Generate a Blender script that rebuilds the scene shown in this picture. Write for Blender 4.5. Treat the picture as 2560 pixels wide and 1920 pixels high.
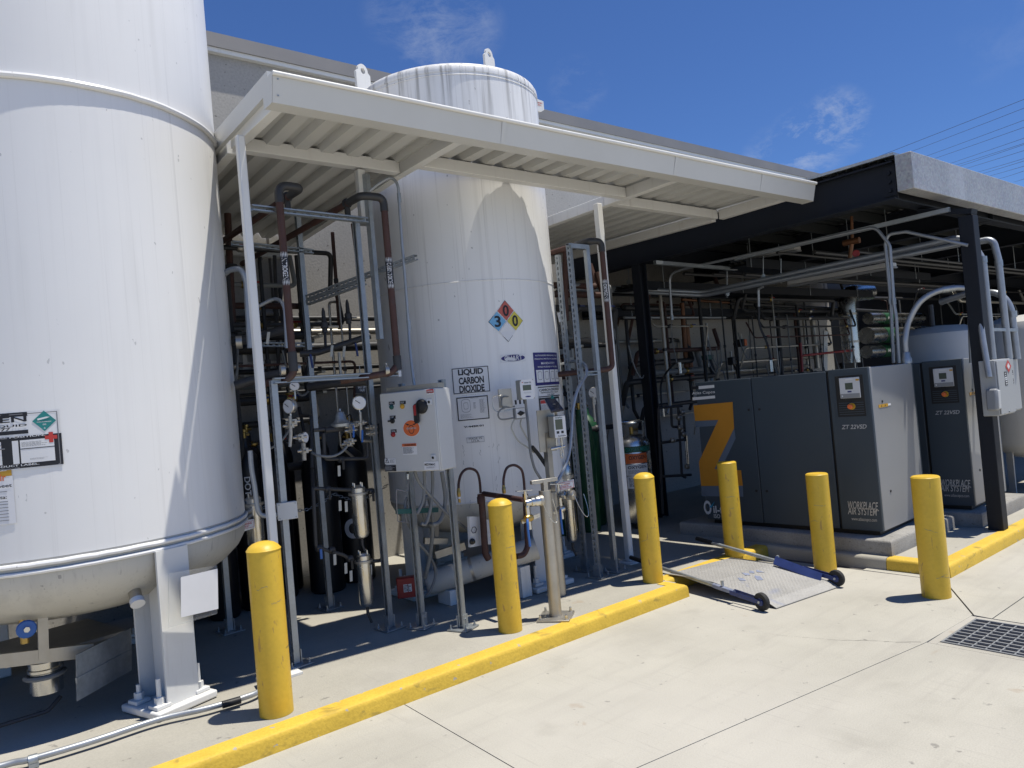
import bpy, math, random
from mathutils import Vector, Matrix
random.seed(7)
sc = bpy.context.scene
for o in list(bpy.data.objects): bpy.data.objects.remove(o)
COL = sc.collection
rad = math.radians

# ------------------------------------------------------------------ camera
F_PX, YAW, PIT, ROL, EYE = 1877.5, rad(39.2), rad(.95), rad(-5.02), 1.74
def cam_axes():
    f = Vector((math.sin(YAW)*math.cos(PIT), math.cos(YAW)*math.cos(PIT), math.sin(PIT)))
    r = Vector((math.cos(YAW), -math.sin(YAW), 0)); u = r.cross(f)
    c, s = math.cos(ROL), math.sin(ROL)
    return c*r + s*u, -s*r + c*u, f
CR, CU, CF = cam_axes()
cam = bpy.data.cameras.new('camera'); camo = bpy.data.objects.new('camera', cam); COL.objects.link(camo)
cam.sensor_fit = 'HORIZONTAL'; cam.sensor_width = 36; cam.lens = F_PX/2560*36
cam.clip_start = .05; cam.clip_end = 2000
camo.matrix_world = Matrix(((CR.x, CU.x, -CF.x, 0), (CR.y, CU.y, -CF.y, 0), (CR.z, CU.z, -CF.z, EYE), (0, 0, 0, 1)))
sc.camera = camo

# ------------------------------------------------------------------ sky and sun
SUN = Vector((.245, -.19, 1)).normalized()
W = bpy.data.worlds.new('World'); sc.world = W; W.use_nodes = True
nt = W.node_tree; nt.nodes.clear()
def nn(t, typ, **kw):
    n = t.nodes.new(typ)
    for k, v in kw.items(): setattr(n, k, v)
    return n
out = nn(nt, 'ShaderNodeOutputWorld'); bg = nn(nt, 'ShaderNodeBackground')
sky = nn(nt, 'ShaderNodeTexSky', sky_type='NISHITA', sun_disc=False)
sky.sun_elevation = math.asin(SUN.z); sky.sun_rotation = math.atan2(SUN.x, SUN.y)
sky.altitude = 400; sky.air_density = 1.0; sky.dust_density = .0; sky.ozone_density = 3.5
bg.inputs['Strength'].default_value = .071
tc = nn(nt, 'ShaderNodeTexCoord')
# thin fair-weather wisps: noise gathered into a few loose patches of sky
mp = nn(nt, 'ShaderNodeMapping'); mp.inputs['Scale'].default_value = (1, 1, 1.9); mp.inputs['Rotation'].default_value = (0, rad(12), 0)
n1 = nn(nt, 'ShaderNodeTexNoise'); n1.inputs['Scale'].default_value = 12; n1.inputs['Detail'].default_value = 10; n1.inputs['Roughness'].default_value = .7; n1.inputs['Distortion'].default_value = .35
r1 = nn(nt, 'ShaderNodeMapRange'); r1.inputs['From Min'].default_value = .43; r1.inputs['From Max'].default_value = .80
mx = nn(nt, 'ShaderNodeMix', data_type='RGBA')
nt.links.new(tc.outputs['Generated'], mp.inputs[0]); nt.links.new(mp.outputs[0], n1.inputs['Vector']); nt.links.new(n1.outputs['Fac'], r1.inputs['Value'])
n2 = nn(nt, 'ShaderNodeTexNoise'); n2.inputs['Scale'].default_value = 2.1; n2.inputs['Detail'].default_value = 3; nt.links.new(mp.outputs[0], n2.inputs['Vector'])
r2 = nn(nt, 'ShaderNodeMapRange'); r2.inputs['From Min'].default_value = .66; r2.inputs['From Max'].default_value = .95; r2.inputs['To Max'].default_value = .5; nt.links.new(n2.outputs['Fac'], r2.inputs['Value'])
acc = r2.outputs['Result']
for px, py, rr, am in ((1085, 95, 3.4, .42), (1175, 65, 2.8, .30), (2020, 360, 3.0, .8), (2095, 305, 2.6, .75), (1945, 405, 2.8, .4), (1445, 215, 2.4, .2), (985, 30, 2.6, .22), (3300, 200, 9, .7), (-900, 100, 10, .6), (300, -1800, 14, .5)):
    d = (CR*((px-1280)/F_PX) - CU*((py-960)/F_PX) + CF).normalized()
    dp_ = nn(nt, 'ShaderNodeVectorMath', operation='DOT_PRODUCT'); dp_.inputs[1].default_value = d; nt.links.new(tc.outputs['Generated'], dp_.inputs[0])
    mr_ = nn(nt, 'ShaderNodeMapRange', interpolation_type='SMOOTHSTEP'); mr_.inputs['From Min'].default_value = math.cos(rad(rr)); mr_.inputs['From Max'].default_value = 1; mr_.inputs['To Max'].default_value = am
    nt.links.new(dp_.outputs['Value'], mr_.inputs['Value'])
    ad = nn(nt, 'ShaderNodeMath', operation='MAXIMUM'); nt.links.new(acc, ad.inputs[0]); nt.links.new(mr_.outputs['Result'], ad.inputs[1]); acc = ad.outputs[0]
mu = nn(nt, 'ShaderNodeMath', operation='MULTIPLY', use_clamp=True); nt.links.new(acc, mu.inputs[0]); nt.links.new(r1.outputs['Result'], mu.inputs[1]); nt.links.new(mu.outputs[0], mx.inputs['Factor'])
tint = nn(nt, 'ShaderNodeMix', data_type='RGBA', blend_type='MULTIPLY'); tint.inputs['Factor'].default_value = 1; tint.inputs['B'].default_value = (.74, 1.02, 1.52, 1)
nt.links.new(sky.outputs['Color'], tint.inputs['A']); nt.links.new(tint.outputs['Result'], mx.inputs['A']); mx.inputs['B'].default_value = (9.0, 9.6, 10.4, 1)
nt.links.new(mx.outputs['Result'], bg.inputs['Color']); nt.links.new(bg.outputs[0], out.inputs[0])

sl = bpy.data.lights.new('sun', 'SUN'); sl.energy = 4.9; sl.angle = rad(.53); sl.color = (1, .955, .86)
so = bpy.data.objects.new('sun', sl); COL.objects.link(so); so.rotation_euler = SUN.to_track_quat('Z', 'Y').to_euler()

sc.view_settings.view_transform = 'Standard'; sc.view_settings.look = 'None'
sc.view_settings.exposure = 0; sc.view_settings.gamma = 1
sc.render.engine = 'CYCLES'; sc.render.resolution_x, sc.render.resolution_y = 1024, 768
sc.cycles.max_bounces = 6; sc.cycles.diffuse_bounces = 1; sc.cycles.glossy_bounces = 3; sc.cycles.transmission_bounces = 4

# ------------------------------------------------------------------ rays through points of the survey photograph -> real planes
CAM = Vector((0, 0, EYE))
def ray(px, py): return CR*((px-1280)/F_PX) - CU*((py-960)/F_PX) + CF
def AX(p, X): d = ray(*p); return CAM + d*(X/d.x)
def AY(p, Y): d = ray(*p); return CAM + d*(Y/d.y)
def AZ(p, Z): d = ray(*p); return CAM + d*((Z-EYE)/d.z)
def AP(p, o, n): d = ray(*p); return CAM + d*((Vector(o)-CAM).dot(n)/d.dot(n))
def ACYL(p, c, R):
    d = ray(*p); a = d.x**2+d.y**2; b = -2*(d.x*c[0]+d.y*c[1]); k = c[0]**2+c[1]**2-R*R
    q = b*b-4*a*k
    t = (-b-math.sqrt(max(q, 0)))/(2*a); w = CAM + d*t
    return math.atan2(w.y-c[1], w.x-c[0]), w.z
def Zm(x0, y0, s): return lambda x, y: (x0+x*s, y0+y*s)
zA=Zm(520,100,.3978); zB=Zm(520,400,.3617); zC=Zm(520,900,.4821); zD=Zm(920,900,.2411); zE=Zm(900,1150,.2834)
zF=Zm(1100,700,.2532); zG=Zm(1280,560,.5666); zH=Zm(1560,360,.4521); zI=Zm(1560,850,.4521); zJ=Zm(1560,1250,.4521)
zK=Zm(0,1400,.3617); zL=Zm(0,960,.2893); zM=Zm(880,100,.2351); zN=Zm(900,1180,.2622); zO=Zm(2200,680,.4337)
zP=Zm(2050,200,.2411); zQ=Zm(1580,880,.2772); zR=Zm(1940,900,.2653); zS=Zm(0,980,.2291)

# ------------------------------------------------------------------ materials
M = {}
def mk(name, col, rough=.5, metal=0., var=.12, vs=3., bump=.0, bs=60., spec=.5, fine=0., extra=None, coat=0.):
    m = bpy.data.materials.new(name); m.use_nodes = True; t = m.node_tree
    b = t.nodes['Principled BSDF']; b.inputs['Roughness'].default_value = rough; b.inputs['Metallic'].default_value = metal
    b.inputs['Specular IOR Level'].default_value = spec; b.inputs['Coat Weight'].default_value = coat
    tc = nn(t, 'ShaderNodeTexCoord'); c = Vector(col)
    n = nn(t, 'ShaderNodeTexNoise'); n.inputs['Scale'].default_value = vs; n.inputs['Detail'].default_value = 6; n.inputs['Roughness'].default_value = .6
    t.links.new(tc.outputs['Object'], n.inputs['Vector'])
    r = nn(t, 'ShaderNodeValToRGB'); r.color_ramp.elements[0].position = .3; r.color_ramp.elements[1].position = .72
    r.color_ramp.elements[0].color = (*(c*(1-var)), 1); r.color_ramp.elements[1].color = (*[min(1, x) for x in (c*(1+var*.6))], 1)
    t.links.new(n.outputs['Fac'], r.inputs['Fac']); sock = r.outputs['Color']
    if fine:
        n2 = nn(t, 'ShaderNodeTexNoise'); n2.inputs['Scale'].default_value = bs; n2.inputs['Detail'].default_value = 4
        t.links.new(tc.outputs['Object'], n2.inputs['Vector'])
        r2 = nn(t, 'ShaderNodeValToRGB'); r2.color_ramp.elements[0].position = .3; r2.color_ramp.elements[1].position = .6
        r2.color_ramp.elements[0].color = (1-fine,)*3+(1,); r2.color_ramp.elements[1].color = (1, 1, 1, 1)
        t.links.new(n2.outputs['Fac'], r2.inputs['Fac'])
        q = nn(t, 'ShaderNodeMix', data_type='RGBA', blend_type='MULTIPLY'); q.inputs['Factor'].default_value = 1
        t.links.new(sock, q.inputs['A']); t.links.new(r2.outputs['Color'], q.inputs['B']); sock = q.outputs['Result']
    if extra: sock = extra(t, tc, sock, b)
    t.links.new(sock, b.inputs['Base Color'])
    rr = nn(t, 'ShaderNodeMapRange'); rr.inputs['To Min'].default_value = max(.02, rough-.08); rr.inputs['To Max'].default_value = min(1, rough+.1)
    t.links.new(n.outputs['Fac'], rr.inputs['Value']); t.links.new(rr.outputs['Result'], b.inputs['Roughness'])
    if bump:
        n3 = nn(t, 'ShaderNodeTexNoise'); n3.inputs['Scale'].default_value = bs; n3.inputs['Detail'].default_value = 5
        t.links.new(tc.outputs['Object'], n3.inputs['Vector'])
        bp = nn(t, 'ShaderNodeBump'); bp.inputs['Strength'].default_value = bump; bp.inputs['Distance'].default_value = .004
        t.links.new(n3.outputs['Fac'], bp.inputs['Height']); t.links.new(bp.outputs[0], b.inputs['Normal'])
    M[name] = m; return m
def layer(t, tc, sock, scale, lo, hi, col, fac=1., detail=4, dist=0., loc=(0, 0, 0), zr=None):
    """noise-shaped stains of another colour over what is there"""
    mp = nn(t, 'ShaderNodeMapping'); mp.inputs['Scale'].default_value = scale; mp.inputs['Location'].default_value = loc
    t.links.new(tc.outputs['Object'], mp.inputs[0])
    n = nn(t, 'ShaderNodeTexNoise'); n.inputs['Scale'].default_value = 1; n.inputs['Detail'].default_value = detail; n.inputs['Distortion'].default_value = dist
    t.links.new(mp.outputs[0], n.inputs['Vector'])
    r = nn(t, 'ShaderNodeMapRange'); r.inputs['From Min'].default_value = lo; r.inputs['From Max'].default_value = hi; r.inputs['To Max'].default_value = fac
    t.links.new(n.outputs['Fac'], r.inputs['Value']); f = r.outputs['Result']
    if zr:
        s = nn(t, 'ShaderNodeSeparateXYZ'); t.links.new(tc.outputs['Object'], s.inputs[0])
        r2 = nn(t, 'ShaderNodeMapRange'); r2.inputs['From Min'].default_value = zr[0]; r2.inputs['From Max'].default_value = zr[1]
        t.links.new(s.outputs['Z'], r2.inputs['Value'])
        mu = nn(t, 'ShaderNodeMath', operation='MULTIPLY'); t.links.new(f, mu.inputs[0]); t.links.new(r2.outputs['Result'], mu.inputs[1]); f = mu.outputs[0]
    q = nn(t, 'ShaderNodeMix', data_type='RGBA'); t.links.new(f, q.inputs['Factor']); t.links.new(sock, q.inputs['A']); q.inputs['B'].default_value = (*col, 1)
    return q.outputs['Result']
def ex_concrete(t, tc, s, b):
    s = layer(t, tc, s, (.9, .9, .9), .52, .85, (.36, .335, .28), .5, 8, .2)
    s = layer(t, tc, s, (1.0, 12, 1), .52, .8, (.37, .345, .30), .5, 8, .1, (3, 1, 0))
    s = layer(t, tc, s, (.5, .5, .5), .5, .75, (.58, .55, .49), .5, 7, .2, (7, 2, 0))
    s = layer(t, tc, s, (14, 14, 14), .69, .74, (.16, .15, .14), .55, 3, 0, (1, 5, 0))
    s = layer(t, tc, s, (2.6, 2.6, 2.6), .58, .80, (.33, .31, .265), .5, 9, .15, (9, 3, 0))
    s = layer(t, tc, s, (60, 2.5, 1), .60, .75, (.33, .31, .28), .35, 5, .2, (2, 9, 0))
    s = layer(t, tc, s, (3.1, 3.1, 3.1), .70, .74, (.33, .22, .13), .35, 5, .5, (12, 5, 0))
    return s
mk('concrete', (.50, .475, .405), .85, 0, .10, 1.6, .35, 130, .25, .13, ex_concrete)
mk('concrete_slab', (.44, .415, .35), .85, 0, .12, 1.2, .3, 120, .25, .12, ex_concrete)
mk('joint', (.12, .11, .10), .95, 0, .1)
mk('plinth', (.36, .345, .315), .9, 0, .16, 5, .6, 70, .2, .2, lambda t, tc, s, b: layer(t, tc, s, (18, 18, 30), .62, .7, (.14, .135, .125), .6, 4))
def ex_yel(t, tc, s, b):
    s = layer(t, tc, s, (5, 5, 7), .69, .73, (.24, .17, .05), .5, 6, .9, (2, 0, 1))
    s = layer(t, tc, s, (2.5, 2.5, 1.2), .45, .75, (.62, .34, .03), .6, 5, .4)
    s = layer(t, tc, s, (4, 4, 17), .70, .73, (.14, .11, .05), .6, 6, .8, (6, 2, 3))
    s = layer(t, tc, s, (30, 30, 9), .66, .70, (.38, .20, .08), .6, 4, .3, (8, 1, 2))
    return s
mk('yellow_paint', (.78, .51, .05), .42, 0, .08, 4, .25, 40, .4, .06, ex_yel)
def ex_kerb(t, tc, s, b):
    s = layer(t, tc, s, (5, 5, 12), .60, .70, (.22, .17, .06), .7, 7, .6, (2, 0, 1))
    s = layer(t, tc, s, (16, 16, 16), .68, .71, (.42, .39, .34), .9, 5, .2, (4, 0, 1))
    return s
mk('kerb_paint', (.78, .52, .07), .6, 0, .12, 5, .6, 60, .3, .12, ex_kerb)
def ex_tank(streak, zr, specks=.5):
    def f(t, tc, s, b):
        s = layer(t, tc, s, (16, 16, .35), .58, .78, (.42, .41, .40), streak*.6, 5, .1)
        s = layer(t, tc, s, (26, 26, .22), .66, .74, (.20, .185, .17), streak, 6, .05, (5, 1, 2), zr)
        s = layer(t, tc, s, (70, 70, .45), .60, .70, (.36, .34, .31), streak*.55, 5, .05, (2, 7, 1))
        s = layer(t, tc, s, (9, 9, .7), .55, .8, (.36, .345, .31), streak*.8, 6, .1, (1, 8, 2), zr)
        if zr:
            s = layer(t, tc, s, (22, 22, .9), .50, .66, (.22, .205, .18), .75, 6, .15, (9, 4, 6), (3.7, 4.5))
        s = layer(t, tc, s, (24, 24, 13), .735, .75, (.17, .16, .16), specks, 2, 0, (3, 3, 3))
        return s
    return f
mk('tank_white', (.88, .87, .845), .32, 0, .025, 1.2, .06, 5, .5, 0, ex_tank(.16, None, .35))
mk('tank_white_stained', (.90, .89, .865), .38, 0, .03, 1.2, .05, 5, .5, 0, ex_tank(.5, (2.2, 4.6)))
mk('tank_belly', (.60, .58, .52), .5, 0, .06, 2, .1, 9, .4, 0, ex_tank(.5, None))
mk('white_steel', (.82, .81, .77), .42, 0, .05, 2, .06, 30, .45, 0, lambda t, tc, s, b: layer(t, tc, s, (20, 20, 2), .6, .8, (.5, .46, .40), .35, 5))
mk('white_sheet', (.66, .655, .62), .33, 0, .04, 2, 0, 30, .5)
mk('stucco', (.47, .45, .415), .95, 0, .10, 1.2, .5, 45, .2, .15, lambda t, tc, s, b: layer(t, tc, s, (22, 22, 22), .66, .70, (.17, .16, .15), .8, 3))
mk('coping', (.30, .285, .27), .55, .3, .08, 2)
mk('galv', (.42, .45, .47), .42, .75, .18, 14, .1, 40, .5, .12)
mk('galv_strut', (.40, .43, .45), .45, .7, .15, 10, .05, 60, .5, .08)
def ex_spangle(t, tc, s, b):
    v = nn(t, 'ShaderNodeTexVoronoi'); v.inputs['Scale'].default_value = 55; t.links.new(tc.outputs['Object'], v.inputs['Vector'])
    q = nn(t, 'ShaderNodeMix', data_type='RGBA', blend_type='SOFT_LIGHT'); q.inputs['Factor'].default_value = .35
    t.links.new(s, q.inputs['A']); t.links.new(v.outputs['Color'], q.inputs['B'])
    g = nn(t, 'ShaderNodeRGBToBW'); t.links.new(q.outputs['Result'], g.inputs[0])
    w = nn(t, 'ShaderNodeMix', data_type='RGBA', blend_type='MIX'); w.inputs['Factor'].default_value = .8
    t.links.new(q.outputs['Result'], w.inputs['A']); t.links.new(g.outputs[0], w.inputs['B'])
    return layer(t, tc, w.outputs['Result'], (3, 3, .5), .55, .8, (.60, .62, .64), .5, 5)
mk('galv_spangle', (.43, .44, .44), .5, .4, .10, 2, 0, 40, .5, .06, ex_spangle)
mk('steel_navy', (.010, .013, .020), .6, 0, .2, 4, .1, 20, .3)
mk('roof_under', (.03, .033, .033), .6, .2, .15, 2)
mk('comp_dark', (.050, .068, .086), .5, 0, .06, 2, .05, 220, .4)
mk('comp_grey', (.33, .335, .34), .42, .25, .05, 1.5, .05, 260, .45)
mk('black', (.012, .012, .013), .5)
mk('black_gloss', (.010, .011, .014), .22, 0, .2, 5)
mk('rubber', (.025, .025, .025), .75, 0, .2, 10, .2, 90)
mk('switch_grey', (.40, .41, .41), .45, 0, .05, 4)
mk('grey_plastic', (.30, .31, .32), .5, 0, .06, 5)
mk('conduit', (.40, .42, .44), .42, .55, .12, 9, .05, 60)
mk('hose_grey', (.22, .225, .22), .6, 0, .1, 10, .1, 90)
mk('brown_pipe', (.085, .042, .034), .6, 0, .25, 9, .2, 60, .35, 0, lambda t, tc, s, b: layer(t, tc, s, (10, 10, 5), .56, .72, (.075, .07, .07), .8, 6))
mk('copper', (.22, .10, .05), .45, .5, .25, 9)
mk('dark_pipe', (.05, .05, .052), .5, .3, .2, 9, .1, 50)
mk('stainless', (.62, .61, .58), .26, 1, .1, 6, .05, 30)
mk('stainless_dull', (.50, .47, .41), .45, .85, .16, 6, .1, 30, .5, 0, lambda t, tc, s, b: layer(t, tc, s, (9, 9, 1.2), .5, .8, (.36, .32, .26), .5, 5))
mk('brass', (.45, .31, .10), .35, .9, .15, 8)
mk('cabinet_grey', (.62, .62, .60), .38, 0, .03, 3, .05, 150, .45)
mk('box_beige', (.50, .49, .43), .5, 0, .05, 5)
mk('tag_card', (.55, .54, .48), .8)
mk('paper', (.82, .82, .83), .8, 0, .03, 6, .2, 9)
mk('sign_white', (.80, .80, .80), .45, 0, .03, 3, 0, 30, .5, 0, lambda t, tc, s, b: layer(t, tc, s, (12, 12, .8), .58, .8, (.6, .59, .57), .4, 5))
mk('ink', (.015, .015, .02), .5)
mk('ink_grey', (.22, .22, .23), .6)
mk('navy_ink', (.025, .022, .16), .45)
mk('red_paint', (.33, .018, .018), .4, 0, .08)
mk('red_ink', (.55, .05, .04), .5)
mk('orange_ink', (.78, .17, .045), .5)
mk('teal', (.02, .24, .23), .5)
mk('green_paint', (.012, .075, .03), .45, 0, .12)
mk('green_dark', (.02, .10, .09), .5)
mk('blue_ink', (.20, .48, .74), .5)
mk('faded_blue', (.26, .29, .39), .6, 0, .3, 30)
mk('nfpa_red', (.55, .13, .10), .5)
mk('nfpa_yellow', (.72, .62, .09), .5)
mk('amber', (.62, .34, .03), .4)
mk('z_orange', (.58, .25, .022), .5)
mk('z_shadow', (.12, .16, .22), .5)
mk('silver_ink', (.55, .56, .58), .4, .4)
mk('blue_paint', (.02, .04, .16), .45, 0, .25, 14)
mk('blue_handle', (.03, .13, .42), .4)
mk('screen', (.10, .12, .09), .15)
mk('solar', (.012, .014, .03), .12)
mk('grate_steel', (.34, .35, .355), .6, .6, .2, 12, .2, 60)
mk('plate_steel', (.42, .41, .39), .6, .3, .10, 5, .1, 60, .4, .1, lambda t, tc, s, b: layer(t, tc, s, (4, 4, 4), .62, .70, (.22, .25, .36), .5, 7, .4, (4, 1, 0)))
mk('gas_black', (.012, .012, .014), .38, 0, .2, 6)
mk('vessel_white', (.62, .61, .58), .45, 0, .05, 2)
mk('cable', (.03, .03, .035), .6)
mk('cyan_ink', (.02, .30, .52), .5)
mk('pcb_label', (.68, .69, .70), .5)
g = bpy.data.materials.new('clear_plastic'); g.use_nodes = True; b = g.node_tree.nodes['Principled BSDF']
nz = g.node_tree.nodes.new('ShaderNodeTexNoise'); nz.inputs['Scale'].default_value = 12
mr = g.node_tree.nodes.new('ShaderNodeMapRange'); mr.inputs['To Min'].default_value = .04; mr.inputs['To Max'].default_value = .2
g.node_tree.links.new(nz.outputs['Fac'], mr.inputs['Value']); g.node_tree.links.new(mr.outputs['Result'], b.inputs['Roughness'])
b.inputs['Transmission Weight'].default_value = .9; b.inputs['IOR'].default_value = 1.15; b.inputs['Base Color'].default_value = (.95, .96, .96, 1); M['clear_plastic'] = g

# ------------------------------------------------------------------ mesh helpers
ORG = {}
def V(*a): return Vector(a)
def arcpath(pts, br, k=5):
    """polyline with its corners rounded to radius br"""
    pts = [Vector(p) for p in pts]; o = [pts[0]]
    for i in range(1, len(pts)-1):
        p, a, b = pts[i], pts[i-1]-pts[i], pts[i+1]-pts[i]
        la, lb = a.length, b.length; a.normalize(); b.normalize()
        ang = a.angle(b); 
        if ang > 3.05 or ang < .02: o.append(p); continue
        d = min(br/math.tan(ang/2), la*.49, lb*.49)
        p0, p1 = p+a*d, p+b*d
        for j in range(k+1):
            s = j/k; o.append((1-s)**2*p0 + 2*s*(1-s)*(p*.88+(p0+p1)*.06) + s*s*p1)
    o.append(pts[-1]); return o
def spline(pts, k=6):
    P = [Vector(p) for p in pts]; P = [P[0]*2-P[1]]+P+[P[-1]*2-P[-2]]; o = []
    for i in range(1, len(P)-2):
        for j in range(k):
            t = j/k; a, b, c, d = P[i-1:i+3]
            o.append(.5*((2*b)+(c-a)*t+(2*a-5*b+4*c-d)*t*t+(3*b-a-3*c+d)*t**3))
    o.append(P[-2]); return o
class MB:
    def __init__(s): s.v = []; s.f = []
    def add(s, vs, fs):
        o = len(s.v); s.v += [Vector(x) for x in vs]; s.f += [tuple(i+o for i in f) for f in fs]; return s
    def box(s, lo, hi):
        (a, b, c), (d, e, f) = lo, hi
        return s.add([(a,b,c),(d,b,c),(d,e,c),(a,e,c),(a,b,f),(d,b,f),(d,e,f),(a,e,f)], [(3,2,1,0),(4,5,6,7),(0,1,5,4),(1,2,6,5),(2,3,7,6),(3,0,4,7)])
    def obox(s, c, ax, ay, az, hx, hy, hz):
        c = Vector(c); ax = Vector(ax).normalized()*hx; ay = Vector(ay).normalized()*hy; az = Vector(az).normalized()*hz
        vs = [c+i*ax+j*ay+k*az for k in (-1,1) for i, j in ((-1,-1),(1,-1),(1,1),(-1,1))]
        fs = [(3,2,1,0),(4,5,6,7),(0,1,5,4),(1,2,6,5),(2,3,7,6),(3,0,4,7)]
        if ax.cross(ay).dot(az) < 0: fs = [f[::-1] for f in fs]
        return s.add(vs, fs)
    def bar(s, p0, p1, w, h, up=(0,0,1)):
        p0, p1 = Vector(p0), Vector(p1); a = p1-p0; u = Vector(up); x = a.cross(u)
        if x.length < 1e-6: x = a.cross(Vector((0,1,0)))
        u = x.cross(a)
        return s.obox((p0+p1)/2, a, x, u, a.length/2, w/2, h/2)
    def tube(s, pts, r, n=10, caps=True):
        P = [Vector(p) for p in pts]; P = [p for i, p in enumerate(P) if i == 0 or (p-P[i-1]).length > 1e-6]
        rs = r if isinstance(r, (list, tuple)) else [r]*len(P)
        t = (P[1]-P[0]).normalized(); u = t.orthogonal().normalized(); rings = []
        for i, p in enumerate(P):
            t2 = (P[min(i+1, len(P)-1)]-P[max(i-1, 0)]).normalized()
            u = (u - t2*u.dot(t2)).normalized(); w = t2.cross(u)
            rings.append([p+(u*math.cos(2*math.pi*k/n)+w*math.sin(2*math.pi*k/n))*rs[i] for k in range(n)])
        vs = [v for q in rings for v in q]; fs = []
        for i in range(len(P)-1):
            for k in range(n): a, b = i*n+k, i*n+(k+1) % n; fs.append((a, b, b+n, a+n))
        if caps: fs += [tuple(range(n))[::-1], tuple(range((len(P)-1)*n, len(P)*n))]
        return s.add(vs, fs)
    def cyl(s, p0, p1, r, n=14, r1=None): return s.tube([p0, p1], [r, r if r1 is None else r1], n)
    def lathe(s, prof, c, n=32, axis=(0,0,1)):
        """prof: (radius, height) from bottom to top, about an axis through c"""
        az = Vector(axis).normalized(); ax = az.orthogonal().normalized() if abs(az.z) < .99 else Vector((1,0,0)); ay = az.cross(ax); c = Vector(c)
        vs = []; fs = []; m = len(prof)
        for r, z in prof:
            for k in range(n):
                a = 2*math.pi*k/n; vs.append(c+az*z+(ax*math.cos(a)+ay*math.sin(a))*max(r, 1e-4))
        for i in range(m-1):
            for k in range(n): a, b = i*n+k, i*n+(k+1) % n; fs.append((a, b, b+n, a+n))
        fs += [tuple(range(n))[::-1], tuple(range((m-1)*n, m*n))]
        return s.add(vs, fs)
    def prism(s, poly, ext):
        """planar polygon (3-D points) extruded by ext"""
        n = len(poly); e = Vector(ext); p = [Vector(q) for q in poly]
        nr = Vector((0,0,0))
        for i in range(n): nr += p[i].cross(p[(i+1) % n])
        fs = [tuple(range(n)), tuple(range(n, 2*n))[::-1]] + [((i+1) % n, i, i+n, (i+1) % n+n) for i in range(n)]
        if nr.dot(e) > 0: fs = [f[::-1] for f in fs]
        return s.add(p+[q+e for q in p], fs)
    def build(s, name, mat, parent=None, org=None, smooth=None, bevel=0, ang=35):
        me = bpy.data.meshes.new(name); o = bpy.data.objects.new(name, me); COL.objects.link(o)
        if parent is not None: og = ORG[parent]; o.parent = parent
        else: og = Vector(org if org is not None else (0,0,0)); o.location = og
        ORG[o] = og
        me.from_pydata([tuple(v-og) for v in s.v], [], s.f); me.update()
        me.materials.append(M[mat])
        if smooth is not False:
            me.polygons.foreach_set('use_smooth', [True]*len(me.polygons)); me.set_sharp_from_angle(angle=rad(ang))
        if bevel:
            bv = o.modifiers.new('bevel', 'BEVEL'); bv.width = bevel; bv.segments = 2; bv.limit_method = 'ANGLE'; bv.angle_limit = rad(40); bv.harden_normals = False
        return o
def tag(o, label=None, cat=None, group=None, kind=None):
    if label: o['label'] = label
    if cat: o['category'] = cat
    if group: o['group'] = group
    if kind: o['kind'] = kind
    return o
def thing(name, label, cat, loc=(0,0,0), group=None):
    o = bpy.data.objects.new(name, None); COL.objects.link(o); o.location = loc; o.empty_display_size = .2
    ORG[o] = Vector(loc); return tag(o, label, cat, group)
def B(lo, hi, name, mat, parent=None, **kw): return MB().box(lo, hi).build(name, mat, parent, **kw)
def T(pts, r, name, mat, parent=None, br=.08, n=10, **kw): return MB().tube(arcpath(pts, br), r, n).build(name, mat, parent, **kw)
def copy_tree(o, parent=None):
    c = o.copy(); COL.objects.link(c); c.parent = parent
    if parent: c.matrix_parent_inverse = o.matrix_parent_inverse.copy()
    for ch in list(o.children): copy_tree(ch, c)
    return c

# lettering: outlines of the built-in font turned into a thin mesh laid on a surface
_tx = {}
def text_mesh(body, bold=0., space=1.):
    k = (body, bold, space)
    if k not in _tx:
        cu = bpy.data.curves.new('t', 'FONT'); cu.body = body; cu.offset = bold; cu.space_character = space; cu.align_x = 'CENTER'; cu.space_line = .86; cu.resolution_u = 3
        ob = bpy.data.objects.new('t', cu); COL.objects.link(ob); bpy.context.view_layer.update()
        me = bpy.data.meshes.new_from_object(ob.evaluated_get(bpy.context.evaluated_depsgraph_get()))
        vs = [(v.co.x, v.co.y) for v in me.vertices]; fs = [tuple(p.vertices) for p in me.polygons]
        x0 = min(v[0] for v in vs); x1 = max(v[0] for v in vs); y0 = min(v[1] for v in vs); y1 = max(v[1] for v in vs)
        vs = [((x-x0)/(x1-x0), (y-y0)/(y1-y0)) for x, y in vs]; bpy.data.objects.remove(ob); bpy.data.curves.remove(cu); bpy.data.meshes.remove(me)
        _tx[k] = (vs, fs)
    return _tx[k]
class Flat:
    """a flat surface: origin, unit u (to the right), unit v (up); w points out"""
    def __init__(s, o, u, v): s.o = Vector(o); s.u = Vector(u).normalized(); s.v = Vector(v).normalized(); s.n = s.u.cross(s.v)
    def __call__(s, u, v, e): return s.o+s.u*u+s.v*v+s.n*e
    def uv(s, p): q = AP(p, s.o, s.n)-s.o; return q.dot(s.u), q.dot(s.v)
class Drum:
    """the outside of an upright cylinder: u = arc length to the right seen from outside, v = height"""
    def __init__(s, c, R, a0): s.c = c; s.R = R; s.a0 = a0
    def __call__(s, u, v, e):
        a = s.a0+u/s.R; return Vector((s.c[0]+(s.R+e)*math.cos(a), s.c[1]+(s.R+e)*math.sin(a), v))
    def uv(s, p): a, z = ACYL(p, s.c, s.R); return (a-s.a0)*s.R, z
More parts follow.
